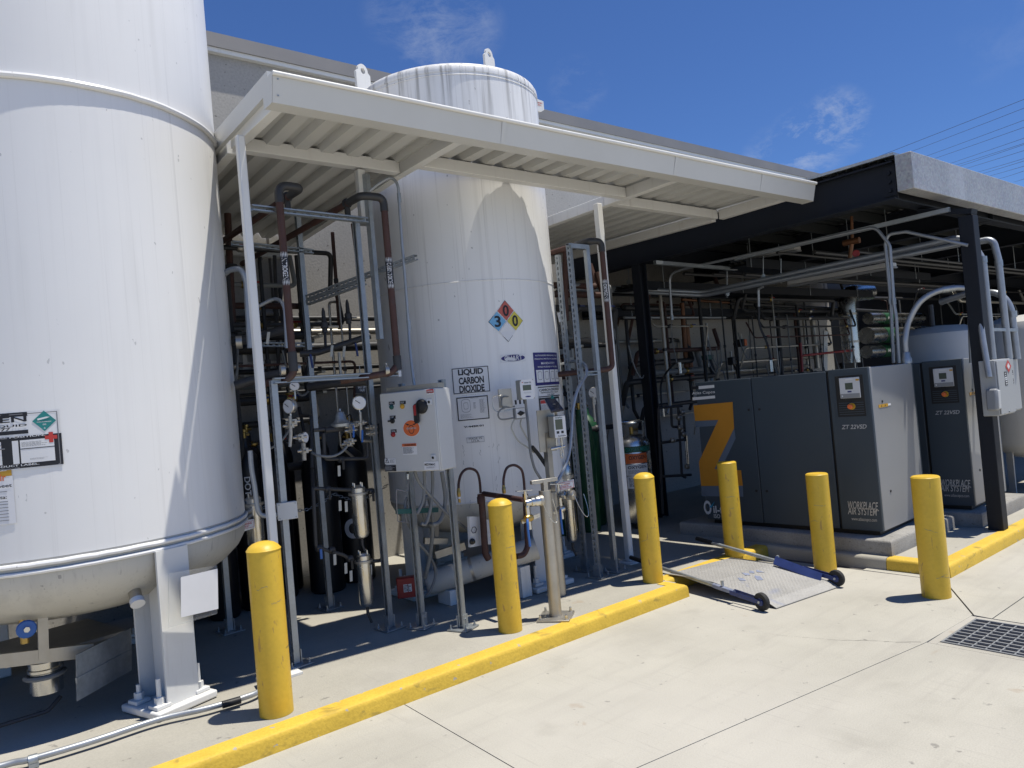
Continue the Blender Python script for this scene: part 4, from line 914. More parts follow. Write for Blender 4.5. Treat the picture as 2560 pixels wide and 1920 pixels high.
MB().cyl(AY(zN(456,20),4.72),AY(zN(456,70),4.72),.010,8).build('fitting','stainless',hz)

# ================================================================== PIPE RACK AND GAS LINES (left of the carbon dioxide tank)
rk=thing('pipe_rack','galvanised slotted strut rack between the nitrogen and carbon dioxide tanks','rack',(2.3,5.4,SL))
A_,B_,C_,D_=V(1.90,6.08,0),V(1.93,4.87,0),V(2.71,6.00,0),V(2.73,5.03,0)
zBt=AY(zC(365,105),4.87).z; zDt=AY(zB(1085,420),5.03).z; zCt=AY(zB(715,350),6.0).z
for c,zt_ in ((A_,zCt),(B_,zBt),(C_,zCt),(D_,zDt)):
    strut((c.x,c.y,SL+.012),(c.x,c.y,zt_),(-1,-.2,0) if c is D_ else ((1,0,0) if c is B_ else (-1,0,0)),'strut',rk,slots=c is not D_); foot(c.x,c.y,rk,.1)
zt2=AY(zB(1088,90),5.03).z; ex_=AY((922,520),D_.y+.03).x; strut((ex_,D_.y+.03,zDt-.9),(ex_,D_.y+.03,zt2),(1,.3,0),'strut',rk,slots=False)
strut(AY(zB(298,330),4.83),AY(zB(1098,418),4.93),(0,-1,0),'cross_member',rk)
strut(AY(zB(165,575),6.0),AY(zB(725,635),6.0),(0,-1,0),'cross_member',rk)
p0=AY(zC(340,108),4.845); p1=AY(zC(985,88),4.845); lb=strut(V(p0.x,p0.y,p0.z),V(p1.x,p1.y,p0.z),(0,-1,0),'cross_member',rk,slots=False)
MB().obox(V(p1.x+.006,p1.y,p0.z),(1,0,0),(0,1,0),(0,0,1),.012,.0225,.0225).build('end_cap','sign_white',rk)
strut(AY(zB(380,1275),6.3),AY(zB(725,1278),6.3),(0,-1,0),'cross_member',rk)
# slotted double channel reaching out to the right
q0=AY(zB(690,975),5.9); q1=AY(zB(1440,700),4.75); dv=(q1-q0); 
strut(q0+V(0,0,.03),q1+V(0,0,.03),(0,0,1) if False else (1,1.0,0),'slotted_arm',rk); strut(q0+V(0,0,-.015),(q0*.45+q1*.55)+V(0,0,-.015),(1,1.0,0),'slotted_arm',rk)

def band_text(c, r, ztop, zbot, word, par, face):
    """dark marker band with lettering that runs down an upright pipe"""
    MB().cyl(V(c[0],c[1],zbot),V(c[0],c[1],ztop),r+.0015,20).build('marker_band','ink',par)
    S_=Drum(c,r+.0015,face); H_=ztop-zbot; vs,fs=text_mesh(word,.02)
    L_=H_*.68; hh_=r*1.35
    MB().add([S_((y-.5)*hh_,ztop-H_*.17-L_*x,.0012) for x,y in vs],fs).build('lettering','sign_white',par,smooth=False)
    m=MB()
    for v in (ztop-H_*.06,zbot+H_*.06):
        for i in range(-2,3): 
            u=i*r*.42; w=r*.12; h_=.022; m.add([S_(u-w,v,.0012),S_(u,v-h_,.0012),S_(u+w,v,.0012),S_(u,v+h_,.0012)],[(0,1,2,3)])
    tag(m.build('flow_marks','sign_white',par,smooth=False),kind='stuff')
# nitrogen line
n0=AY(zB(575,1420),4.80); n1=AY(zB(498,175),4.80); xn=(n0.x+n1.x)/2; 
npz=thing('nitrogen_pipe','brown insulated pipe marked NITROGEN standing in front of the rack','pipe',(xn,4.8,n0.z))
rN=.025
MB().tube(arcpath([(xn-.12,5.1,n0.z-.10),(xn-.03,4.83,n0.z-.09),(xn,4.8,n0.z-.05),(xn,4.8,n1.z),(xn+.165,4.80,n1.z),(xn+.165,7.2,n1.z-.02)],.055,6),rN,16).build('pipe','brown_pipe',npz)
MB().lathe([(rN+.006,-.03),(rN+.006,.10)],(xn,4.8,n0.z-.01),18).build('elbow_joint','dark_pipe',npz); MB().tube(arcpath([(xn,4.8,n1.z-.12),(xn,4.8,n1.z),(xn+.165,4.8,n1.z),(xn+.165,5.0,n1.z)],.06,6),rN+.004,16).build('elbow_wrap','dark_pipe',npz)
fa=math.atan2(-4.8,-xn); band_text((xn,4.8),rN,AY(zB(522,645),4.8).z,AY(zB(537,862),4.8).z,'NITROGEN',npz,fa)
# carbon dioxide line
c0=AY(zB(1300,1420),4.75); c1=AY(zB(1222,262),4.75); xc=(c0.x+c1.x)/2
cpz=thing('carbon_dioxide_pipe','brown pipe marked CARBON DIOXIDE rising beside the carbon dioxide tank','pipe',(xc,4.75,c0.z))
xe=AY(zB(1062,248),4.75).x
MB().tube(arcpath([(xc-.36,4.95,c0.z-.08),(xc-.05,4.76,c0.z-.05),(xc,4.75,c0.z),(xc,4.75,c1.z),(xe,4.75,c1.z),(xe,7.2,c1.z-.02)],.06,6),rN,16).build('pipe','brown_pipe',cpz)
MB().tube(arcpath([(xc,4.75,c1.z-.1),(xc,4.75,c1.z),(xe,4.75,c1.z),(xe,4.95,c1.z)],.06,6),rN+.004,16).build('elbow_wrap','dark_pipe',cpz)
MB().lathe([(rN+.005,-.03),(rN+.005,.07)],(xc,4.75,c0.z),18).build('elbow_joint','dark_pipe',cpz)
band_text((xc,4.75),rN,AY(zB(1253,682),4.75).z,AY(zB(1268,885),4.75).z,'CARBON DIOXIDE',cpz,math.atan2(-4.75,-xc))
for t_,x,y,z in ((npz,xn+.165,5.05,n1.z-.03),(cpz,xe,4.98,c1.z-.03)):
    MB().obox((x,y,z-.035),(1,0,0),(0,1,0),(0,0,1),.018,.012,.03).lathe([(rN+.012,-.012),(rN+.012,.012)],(x,y,z+.03),14,(0,1,0)).build('pipe_clamp','dark_pipe',t_)
q=AY(zB(1235,1455),4.78); MB().lathe([(rN+.014,-.014),(rN+.014,.014)],q,14,(1,-.3,0)).cyl(q,q+V(0,0,.055),.008,6).build('pipe_clamp','stainless_dull',cpz)
# oxygen line at the white post
o0=AY(zG(438,630),4.70); o1=AY(zG(398,75),4.70); xo=(o0.x+o1.x)/2
opz=thing('oxygen_pipe','brown pipe marked OXYGEN beside the white canopy post','pipe',(xo,4.7,o0.z))
xo2=AY(zG(282,68),4.9).x
MB().tube(arcpath([(xo-.52,5.1,o0.z-.03),(xo-.05,4.72,o0.z-.02),(xo,4.7,o0.z),(xo,4.7,o1.z),(xo2,4.75,o1.z),(xo2,7.2,o1.z-.02)],.06,6),rN,16).build('pipe','brown_pipe',opz)
MB().tube(arcpath([(xo,4.7,o1.z-.1),(xo,4.7,o1.z),(xo2,4.75,o1.z),(xo2,4.9,o1.z)],.06,6),rN+.004,16).build('elbow_wrap','dark_pipe',opz)
band_text((xo,4.7),rN,AY(zG(408,250),4.7).z,AY(zG(415,342),4.7).z,'OXYGEN',opz,math.atan2(-4.7,-xo))
# second rack at the white post
rk2=thing('pipe_rack','pair of tall slotted struts with a side frame right of the carbon dioxide tank','rack',(4.75,4.8,SL))
G_,H_s,I_=V(4.77,5.02,0),V(4.66,4.75,0),V(4.885,4.76,0)
strut((G_.x,G_.y,SL+.012),(G_.x,G_.y,AY(zG(240,140),5.02).z),(1,.3,0),'strut',rk2); strut((H_s.x,H_s.y,SL+.012),(H_s.x,H_s.y,AY(zG(270,95),4.75).z),(1,.3,0),'strut',rk2); strut((I_.x,I_.y,SL+.012),(I_.x,I_.y,AY(zG(380,105),4.76).z),(0,1,0),'strut',rk2,slots=False)
for c in (G_,H_s,I_): foot(c.x,c.y,rk2,.2)
zt_=AY(zG(275,98),4.75).z; strut((H_s.x-.02,H_s.y,zt_),(I_.x+.02,I_.y,zt_),(0,0,-1),'cross_member',rk2,slots=False)
zt_=AY(zG(400,655),4.75).z; strut((H_s.x+.05,H_s.y-.0,zt_),(I_.x+.02,I_.y-.0,zt_),(0,-1,0),'cross_member',rk2,slots=False)
# galvanised conduit drops beside the tank
cdz=thing('cabinet_conduit','slim galvanised conduit running down the carbon dioxide tank into the cabinet','conduit',(3.0,4.85,zt))
MB().tube(spline([AY(zB(1120,212),5.0),AY(zB(1180,165),4.95),AY(zB(1245,128),4.9),AY(zB(1285,135),4.87),AY(zB(1312,180),4.85),AY(zB(1320,260),4.85),AY(zB(1335,500),4.85),AY(zB(1360,800),4.85),AY(zB(1385,1140),4.85),AY(zB(1395,1300),4.83),AY(zB(1415,1480),4.80),AY(zB(1432,1590),4.78)],5),.0115,10).build('pipe','conduit',cdz)
for p in (zB(1322,260),zB(1388,1140)): q=AY(p,4.85); MB().cyl(q+V(0,0,-.035),q+V(0,0,.035),.0155,10).build('coupling','galv',cdz)
MB().cyl(AY(zB(1432,1590),4.78)+V(0,0,.02),AY(zB(1432,1590),4.78)+V(0,0,-.04),.017,8).build('coupling','galv',cdz)
# arched conduit from the wall to the fill post
c2=thing('flexible_conduit','grey conduit arching out from behind the tank to the fill posts','conduit',(4.4,4.9,1.5))
MB().tube(spline([AY(zG(180,630),5.6),AY(zG(230,615),5.2),AY(zG(290,605),4.85),AY(zG(325,625),4.7),AY(zG(325,670),4.65),AY(zG(290,730),4.6),AY(zG(268,820),4.58),AY(zG(262,920),4.56),AY(zG(250,1020),4.54),AY(zG(215,1110),4.52),AY(zG(190,1145),4.5)],6),.014,10).build('pipe','conduit',c2)

# ---------------- filter assemblies
def filter_unit(c, zt, zb, r, label):
    f=thing('filter_housing',label,'filter',(c[0],c[1],zb),'stainless filter housings on the rack')
    L=zt-zb
    MB().lathe([(.3*r,0),(.8*r,.012),(r,.035),(r,L*.82),(r*1.16,L*.83),(r*1.16,L*.86),(r*.95,L*.87),(r*.95,L*.95),(r*.6,L),(0,L+.002)],(c[0],c[1],zb),24).build('bowl','stainless',f)
    MB().lathe([(r*1.25,L*.825),(r*1.25,L*.865)],(c[0],c[1],zb),24).build('clamp_ring','stainless_dull',f)
    MB().cyl((c[0],c[1],zb+.003),(c[0],c[1],zb-.05),.012,8).cyl((c[0],c[1],zb-.05),(c[0]+.02,c[1]-.01,zb-.12),.010,8).build('drain_valve','dark_pipe',f)
    for k in range(4): a=k*1.57+.5; MB().cyl((c[0]+r*.7*math.cos(a),c[1]+r*.7*math.sin(a),zt-.03),(c[0]+r*.7*math.cos(a),c[1]+r*.7*math.sin(a),zt+.02),.006,6).build('head_bolt','stainless',f)
    return f
yf=5.08
def P(x,y,Y=yf): return AY(zC(x,y),Y)
q0,q1=P(775,650),P(775,930); filter_unit((q0.x,yf),q0.z,q1.z,.062*.92,'upper stainless filter housing hanging on the pipe rack')
q0b,q1b=P(803,1000),P(808,1285); filter_unit((q0b.x,yf),q0b.z,q1b.z,.058*.92,'lower stainless filter housing hanging near the slab')
yl=5.5; q0,q1=AY(zC(232,705),yl),AY(zC(245,975),yl); filter_unit((q0.x,yl),q0.z,q1.z,.062,'stainless filter housing half hidden beside the nitrogen tank')
q0,q1=AY((1414,1160),4.95),AY((1420,1360),4.95); filter_unit((q0.x,4.95),q0.z,q1.z,.05,'slender stainless filter housing behind the fill posts')
# piping around the filters
fp=thing('filter_piping','dark pipe loops with valves feeding the filter housings','pipe',(2.6,5.08,.5))
def pt(*pts,r=.0135,name='pipe',mat='dark_pipe',Y=yf,f=zC,br=.03,par=fp): return MB().tube(arcpath([AY(f(*p[:2]),p[2] if len(p)>2 else Y) for p in pts],br,4),r,10).build(name,mat,par)
pt((880,330),(880,420),(905,1040),(830,1045)); pt((545,665),(880,680)); pt((540,570,5.3),(545,665),(560,970),(700,1010),(750,1040)); pt((600,380),(605,515),(830,510),(825,420)); pt((545,365),(870,335))
pt((480,290,5.6),(535,290,5.4),(540,560,5.3))
for x,y in ((620,670),(845,680),(640,985),(735,1030),(690,515),(835,1045),(575,975)):
    q=P(x,y); MB().lathe([(.020,-.022),(.024,-.010),(.024,.010),(.020,.022)],q,12,(1,.1,-.05)).build('valve_body','dark_pipe',fp)
    MB().obox(q+V(.0,-.03,-.04),(1,0,0),(0,1,0),(0,0,1),.010,.004,.035).build('valve_handle','blue_handle' if random.random()<.4 else 'black',fp,bevel=.003)
for x,y,h_ in ((685,755,50),(717,760,50),(680,575,50),(658,1035,45),(742,1120,45),(843,1090,50),(715,1080,40)):
    q=P(x,y,yf-.04); tg=MB().obox(q,(1,.2,0),(0,1,0),(.05,0,1),.012,.001,.038).build('paper_tag','tag_card',fp,smooth=False)
# regulators and gauges
rg=thing('pressure_regulator','grey dome pressure regulator on the pipe rack','regulator',tuple(P(690,340)))
q=P(690,330); MB().lathe([(.05,-.03),(.075,-.02),(.078,.0),(.06,.012),(.042,.03),(.036,.06),(.026,.085),(.01,.092),(.008,.11)],q,20).build('dome','galv',rg)
MB().cyl(q+V(-.13,0,-.035),q+V(.14,0,-.035),.022,10).build('body','dark_pipe',rg); MB().tube(spline([q+V(.03,0,.03),q+V(.08,0,.06),q+V(.09,0,.0)],4),.005,6).build('sense_line','black',rg)
def gauge(q, r, label, axis=(-.35,-.93,0)):
    t=thing('pressure_gauge',label,'gauge',tuple(q)); a=Vector(axis).normalized()
    MB().lathe([(r,-.02),(r*1.04,-.016),(r*1.04,.014),(r*.93,.018)],q,24,a).build('case','stainless',t); MB().lathe([(r*.9,.0175),(r*.89,.0185)],q,24,a).build('dial','sign_white',t)
    s=a.cross(V(0,0,1)); MB().bar(q+a*.021-s*(r*.1)-V(0,0,r*.1),q+a*.021+s*(r*.55)+V(0,0,r*.4),.004,.002,a).build('needle','ink',t)
    MB().cyl(q+V(0,0,-r),q+V(0,0,-r-.06),.007,8).build('stem','stainless',t); return t
gauge(P(783,222,5.0),.05,'round pressure gauge above the dome regulator'); gauge(P(425,240,5.0),.05,'round pressure gauge behind the front rack strut',(-.9,-.4,0)); gauge(P(448,135,5.2),.035,'small pressure gauge under the rack cross member'); gauge(P(495,402,5.1),.04,'pressure gauge hanging low behind the front rack strut',(.5,-.8,0))
gauge(AY(zG(362,745),5.2),.055,'round pressure gauge between the racks right of the carbon dioxide tank',(-.9,-.4,0))
pt((425,290,5.0),(430,380,5.0),(425,450,5.0),r=.012,mat='stainless_dull',name='tube'); pt((790,270,5.0),(795,420,5.0),(860,420,5.05),r=.011,mat='stainless_dull',name='tube'); pt((495,430,5.1),(500,520,5.1),r=.016,mat='stainless_dull',name='tube')
vm=thing('valve_manifold','cluster of small stainless valves and tubing on the pipe rack','valve',tuple(P(740,400)))
for x,y in ((425,340),(440,320),(740,365),(735,420),(742,345),(770,330),(845,350),(848,380),(500,470),(475,400),(725,435),(790,325)):
    q=P(x,y,5.02); MB().obox(q,(1,.2,0),(-.2,1,0),(0,0,1),.022,.018,.018).cyl(q+V(-.05,0,0),q+V(.05,0,0),.009,8).cyl(q,q+V(0,-.045,0),.008,6).build('valve','stainless_dull',vm)
for x,y in ((755,370),(800,395)):
    q=P(x,y,4.98); MB().obox(q,(1,.3,0),(-.3,1,0),(.1,0,1),.008,.005,.045).build('valve_handle','blue_handle',vm,bevel=.003)
MB().tube(spline([P(720,450,5.0),P(690,480,5.0),P(640,500,5.0),P(570,495,5.05),P(540,480,5.1)],5),.009,8).build('braided_hose','hose_grey',vm)
MB().tube(spline([P(425,360,5.1),P(380,420,5.1),P(340,450,5.15),P(300,470,5.2)],5),.008,8).build('braided_hose','hose_grey',vm)
# high-level relief valves on the back lines
rv=thing('relief_valves','two dark relief valves with wire seals above the rack','valve',tuple(AY(zB(880,1150),5.6)))
for x,y in ((805,1150),(970,1090)):
    q=AY(zB(x,y),5.6); MB().lathe([(.022,-.05),(.022,-.02),(.030,-.01),(.030,.03),(.018,.045),(.014,.12),(.006,.15)],q,12).build('valve','dark_pipe',rv); MB().lathe([(.024,-.016),(.024,-.002)],q,12).build('collar','sign_white',rv); MB().cyl(q+V(.03,0,-.005),q+V(.12,0,-.005),.012,8).build('outlet','stainless_dull',rv)
MB().tube(arcpath([AY(zB(635,1340),5.6),AY(zB(760,1330),5.55),AY(zB(1120,1215),5.45)],.05),.026,12).build('header','dark_pipe',rv)
for x in (805,975): MB().cyl(AY(zB(x+3,1180 if x<900 else 1130),5.6),AY(zB(x+8,1300 if x<900 else 1250),5.55),.012,8).build('riser','dark_pipe',rv)
for x,y in ((715,1390),(1027,1310)): q=AY(zB(x,y),5.45); MB().obox(q,(1,0,0),(0,1,0),(-.1,0,1),.008,.006,.055).build('valve_handle','blue_paint',rv,bevel=.003)
for x,y in ((940,1325),(855,1320),(415,1230)): q=AY(zB(x,y),5.4); MB().obox(q,(1,.2,0),(0,1,0),(.2,0,1),.012,.001,.045).build('paper_tag','tag_card',rv,smooth=False)
MB().cyl(AY(zB(905,1330),5.5),AY(zB(918,1490),5.5),.012,8).build('drop','stainless_dull',rv)
# lower manifold left: elbows at the foot of the nitrogen line
lm=thing('lower_manifold','dark insulated manifold with elbows below the nitrogen pipe','pipe',(2.0,5.1,1.9))
for a in (((190,1260,5.3),(300,1230,5.4),(540,1170,5.6)),((190,1560,5.2),(380,1500,5.1),(560,1470,4.85)),((700,1570,5.4),(860,1545,5.2),(1100,1530,5.0))):
    MB().tube([AY(zB(x,y),Y) for x,y,Y in a],.033,14).build('header','dark_pipe',lm)
q=AY(zB(215,1260),5.3); MB().lathe([(.045,-.02),(.045,.02)],q,16,(1,-.4,0)).build('flange','stainless_dull',lm)
for x,y in ((515,1455),(620,1445)): q=AY(zB(x,y),4.85); MB().lathe([(.038,-.015),(.038,.015)],q,16,(1,-.2,0)).build('clamp','stainless_dull',lm)
MB().tube(arcpath([AY(zB(350,1010),5.3),AY(zB(480,945),5.2),AY(zB(530,1010),5.1),AY(zB(545,1300),5.1)],.1),.013,10).build('green_conduit','conduit',lm)
MB().tube(arcpath([AY(zB(60,830),5.4),AY(zB(150,760),5.3),AY(zB(235,745),5.2),AY(zB(265,850),5.2),AY(zB(290,1300),5.2)],.1),.020,10).build('grey_conduit','conduit',lm)
# brown drops at the back wall
for i,(x0_,y0_,x1_,y1_,Y,r,mt,lb_) in enumerate(((135,370,170,1130,6.6,.03,'brown_pipe','thick brown drop pipe close to the nitrogen tank'),(612,660,680,1480,6.8,.022,'dark_pipe','dark vertical pipe behind the nitrogen pipe'),(860,500,910,1170,6.5,.017,'brown_pipe','thin brown drop pipe in the middle of the rack'),(1000,440,1085,1110,5.5,.016,'brown_pipe','brown drop pipe beside the tall rack strut'),(460,660,490,1480,6.9,.018,'dark_pipe','dark drop pipe seen between post and nitrogen pipe'))):
    t=thing('drop_pipe',lb_,'pipe',tuple(AY(zB(x1_,y1_),Y)),'drop pipes behind the rack')
    MB().cyl(AY(zB(x0_,y0_),Y),AY(zB(x1_,y1_),Y),r,10).build('pipe',mt,t)
    MB().lathe([(r+.006,-.02),(r+.006,.02)],AY(zB((x0_+x1_)/2,(y0_+y1_)/2),Y),10).build('coupling','dark_pipe',t)
for i,(z,r,mt,lb_) in enumerate(((2.72,.03,'dark_pipe','upper dark header pipe along the building wall'),(2.58,.035,'stainless_dull','dull steel header pipe along the wall, second from top'),(2.42,.05,'dark_pipe','thick lagged header pipe along the building wall'),(2.20,.025,'black','black header pipe low on the building wall'),(1.98,.016,'dark_pipe','thin header pipe lowest on the building wall'))):
    t=thing('wall_header',lb_,'pipe',(1.5,WALL-.15,z),'header pipes along the building wall')
    MB().cyl((1.3,WALL-.16,z),(6.9,WALL-.16,z),r,12).build('pipe',mt,t)
    for x in (2.2,3.4,5.6,6.6): MB().box((x-.02,WALL-.16-r-.004,z-r-.02),(x+.02,WALL-.003,z-r+.002)).build('bracket','galv',t,smooth=False)
# emergency shut-off sign
o=AY(zC(768,172),5.25); q=AY(zC(832,172),5.25); q2=AY(zC(775,112),5.25)
es=thing('shutoff_sign','small black emergency shut off valve sign by the tank','sign',tuple(o)); FE=Flat(o,(1,0,0),(0,0,1)); w=q.x-o.x; h=q2.z-o.z
MB().prism([FE(0,0,0),FE(w,0,0),FE(w,h,0),FE(0,h,0)],(0,.006,0)).build('plate','ink',es,smooth=False); text(FE,'EMERGENCY\nSHUT OFF\nVALVE',w*.1,h*.12,w*.9,h*.88,.002,'sign_white',es,.01)
MB().cyl(FE(w*.5,h,-.01),FE(w*.5,h+.12,-.01),.004,6).build('hanger','galv',es)
# grey junction box on the near strut
q=[AY(zC(*p),4.83) for p in ((360,740),(460,728),(465,825),(362,835))]; c=sum(q,V(0,0,0))/4
jb=thing('strut_junction_box','small light grey junction box on the front rack strut','junction box',tuple(c)); FJ=Flat(c,(.97,-.25,0),(0,0,1))
MB().obox(c+FJ.n*-.03,FJ.u,FJ.v,FJ.n,.062,.055,.03).build('body','cabinet_grey',jb,bevel=.004); MB().obox(c+FJ.n*.003,FJ.u,FJ.v,FJ.n,.064,.057,.003).build('lid','cabinet_grey',jb,bevel=.002)
for a in (-1,1):
    for b in (-1,1): MB().cyl(FJ(.052*a,.045*b,.006),FJ(.052*a,.045*b,.009),.005,8).build('screw','galv',jb)
MB().tube(spline([FJ(-.06,-.02,-.03),FJ(-.12,-.02,-.03),FJ(-.17,0,-.02),FJ(-.185,.06,-.02),FJ(-.19,.18,-.02),FJ(-.20,.30,-.02),FJ(-.2,.42,-.02)],5),.016,10).build('conduit','conduit',jb)

# ================================================================== FILL POSTS AND TANK MONITORS
fpz=thing('fill_post','stainless fill post with T handle on a bolted base plate near the kerb','fill post',(3.63,4.18,SL))
zt_=AY(zE(1660,262),4.18).z
MB().lathe([(.046,SL+.012),(.046,zt_)],(3.63,4.18,0),24).build('pipe','stainless_dull',fpz)
MB().obox((3.63,4.18,SL+.006),(.8,.6,0),(-.6,.8,0),(0,0,1),.12,.12,.008).build('base_plate','stainless_dull',fpz,bevel=.003)
for a,b in ((-1,-1),(1,-1),(1,1),(-1,1)):
    q=V(3.63,4.18,SL+.014)+V(.8,.6,0)*(.095*a)+V(-.6,.8,0)*(.095*b); MB().cyl(q,q+V(0,0,.012),.012,6).lathe([(.009,.012),(.009,.028),(.004,.034)],q,8).build('anchor_nut','stainless',fpz)
q=AY(zE(1640,180),4.18); MB().bar((3.63,4.18,zt_-.02),(3.63,4.18,q.z),.04,.035,(0,1,0)).build('stem','stainless_dull',fpz,smooth=False); MB().bar(V(3.63,4.18,q.z)+V(-.11,.02,0),V(3.63,4.18,q.z)+V(.11,-.02,0.0),.03,.028).build('t_handle','stainless_dull',fpz,bevel=.003)
fp2=thing('fill_post','shorter dull stainless post just behind the T-handled fill post','fill post',(4.07,4.60,SL))
z2=AY(zE(1760,270),4.60).z; MB().lathe([(.046,SL),(.046,z2)],(4.07,4.60,0),24).build('pipe','stainless_dull',fp2)
q=AY(zE(1805,235),4.55); FW=Flat(q+V(-.09,0,-.03),(1,0,0),(0,0,1)); MB().prism([FW(0,0,0),FW(.2,.01,0),FW(.2,.075,0),FW(0,.065,0)],(0,.012,0)).build('warning_plate','sign_white',fp2,smooth=False); frame(FW,.006,.01,.19,.066,.003,.002,'plate_border','red_ink',fp2); text(FW,'WARNING',.05,.042,.15,.056,.0025,'red_ink',fp2,.01); lines(FW,.02,.018,.18,.038,2,.0025,'red_ink',fp2,.5,4)
# fill connections
for k,(X0,lb_,pts_) in enumerate(((0,'stainless fill valve with capped coupling on the left side of the fill post',((1475,350),(1550,365),(1500,440),(1465,600),(1330,275))),(1,'stainless fill valve with capped coupling on the right side of the fill posts',((1800,300),(1835,310),(1835,440),(1890,500),(1780,190)))) ):
    Yv=4.14 if k==0 else 4.42
    q=AY(zE(*pts_[1]),Yv); t=thing('fill_coupling',lb_,'valve',tuple(q))
    ax_=V(1,-.15,0).normalized() if k==0 else V(.35,-.9,0).normalized()
    MB().lathe([(.022,-.09),(.026,-.05),(.034,-.045),(.034,-.02),(.026,-.015),(.036,.0),(.036,.028),(.030,.034)],q,18,ax_).build('coupling','stainless',t)
    MB().lathe([(.037,.026),(.040,.03),(.040,.052),(.030,.058)],q,18,ax_).build('dust_cap','stainless_dull',t)
    MB().tube(arcpath([q-ax_*.06,q-ax_*.075+V(0,0,-.03),q-ax_*.07+V(0,0,-.19)],.02),.017,12).build('drop_leg','stainless',t)
    v=q-ax_*.07+V(0,0,-.11); MB().lathe([(.022,-.03),(.028,-.015),(.028,.015),(.022,.03)],v,14,(1,0,0)).build('valve_body','brass' if k==0 else 'stainless',t)
    MB().tube(spline([v+V(-.03,-.02,0),v+V(-.045,-.035,-.03),v+V(-.05,-.04,-.09),v+V(-.045,-.04,-.19)],4),.009,8).build('lever','blue_handle',t)
    MB().bar(q-ax_*.12+V(-.04,0,.095),q-ax_*.05+V(.03,0,.085),.02,.006).build('lever_plate','stainless',t,smooth=False); MB().cyl(q-ax_*.08+V(0,0,0),q-ax_*.08+V(0,0,.085),.013,8).build('stem','stainless',t)
    MB().bar(v+V(-.05,.02,-.02),v+V(.12 if k==0 else -.16,.02,.0),.008,.03).build('support','stainless',t,smooth=False)
    w=[q+ax_*.05]; 
    for i in range(13): a=i/12*math.pi; w.append(q+ax_*(.05+.055*math.sin(a)*1.0)+V(.05*(1-math.cos(a))-.02,-.03,-.14*math.sin(a)*1.25+.0))
    MB().tube(w,.0025,6).build('tether_wire','stainless',t)
# brown liquid lines with hoop hoses in front of the tank
for k,(pts_,Yb,lb_) in enumerate((([(915,0)],4.86,'brown fill pipe with hose hoop left of the middle bollard'),([(1,1)],4.66,'brown fill pipe with hose hoop behind the middle bollard'))):
    t=thing('fill_pipe',lb_,'pipe',tuple(AZ(zE(1100 if k==0 else 1480,860 if k==0 else 1000),SL)))
    if k==0:
        hp=[(940,180),(942,100),(965,20),(1010,-25),(1065,-30),(1115,0),(1140,80),(1150,200)]; mp_=[(1150,210),(1165,330),(1195,780),(1225,830)]; x=(940,180)
        q=AY(zN(1128,210),4.86); e=AY(zN(1560,265),4.30)
        MB().tube([q+V(.03,-.03,-.0),e],.020,12).build('cross_pipe','brown_pipe',t)
    else:
        hp=[(1370,150),(1370,60),(1395,-30),(1440,-62),(1490,-60),(1540,-20),(1560,60),(1570,190)]; mp_=[(1575,210),(1590,520),(1600,700),(1570,790),(1490,805)]; x=(1370,150)
    MB().tube(spline([AY(zN(*p),Yb) for p in hp],5),.0105,10).build('hoop_hose','brown_pipe',t)
    MB().tube(arcpath([AY(zN(*p),Yb) for p in mp_],.08),.027 if k==0 else .023,14).build('riser','brown_pipe',t)
    q=AY(zN(*x),Yb); MB().lathe([(.010,-.09),(.010,-.05),(.013,-.045),(.015,-.03),(.015,0),(.012,.005),(.012,.02)],q,10).build('fitting','brass',t); MB().lathe([(.014,-.062),(.014,-.045)],q,10).build('white_collar','sign_white',t)
    if k==0: MB().lathe([(.033,-.07),(.033,-.02),(.02,.0)],AY(zN(1150,215),Yb),14).build('reducer','brown_pipe',t)
# monitors
def monitor(front, Y, udir, dep, nm, lb_, word, mat='box_beige'):
    U_=Vector(udir).normalized(); N_=V(U_.y,-U_.x,0)
    q=[AP(zF(*p),AY(zF(*front[0]),Y),N_) for p in front]; o=q[3]; w=((q[2]-q[3]).dot(U_)+(q[1]-q[0]).dot(U_))/2; h=(q[0].z+q[1].z-q[2].z-q[3].z)/2
    FM=Flat(o,U_,(0,0,1)); t=thing(nm,lb_,'monitor',tuple(o))
    MB().obox(FM(w/2,h/2,-dep/2),FM.u,FM.v,FM.n,w/2,h/2,dep/2).build('case',mat,t,bevel=.006)
    return t,FM,w,h
t,FM,w,h=monitor(((795,985),(935,985),(940,1178),(800,1182)),4.62,(.93,-.37,0),.11,'tank_monitor','beige tank level monitor with white eight-sided face on a conduit stem','x')
c_=.14; pts_=[(w*c_,0),(w*(1-c_),0),(w,h*c_),(w,h*(1-c_)),(w*(1-c_),h),(w*c_,h),(0,h*(1-c_)),(0,h*c_)]
fc=poly(FM,pts_,.008,'face','sign_white',t,.008); patch(FM,w*.18,h*.45,w*.76,h*.72,.0095,'display','screen',fc); patch(FM,w*.24,h*.29,w*.74,h*.37,.0092,'buttons','pcb_label',fc); text(FM,'TANK-TEL',w*.26,h*.80,w*.80,h*.87,.0092,'ink',fc,.02); poly(FM,circ(w*.5,h*.13,w*.2,18,h*.035),.0092,'badge','navy_ink',fc); poly(FM,circ(w*.17,h*.86,w*.04,10),.0092,'dot','red_ink',fc)
m=MB(); 
for i in range(3): m.cyl(FM(w*(-.25+.3*i),0,-.05),FM(w*(-.25+.3*i),-.035,-.05),.008,8)
m.build('cable_gland','black',t)
sp=spline([FM(w*.42,-.0,-.045),FM(w*.44,-.1,-.045)]+[AY(zD(*p),4.62) for p in ((1655,620),(1672,820),(1690,980),(1730,1130),(1790,1230))],5); MB().tube(sp,.011,10).build('conduit_stem','hose_grey',t)
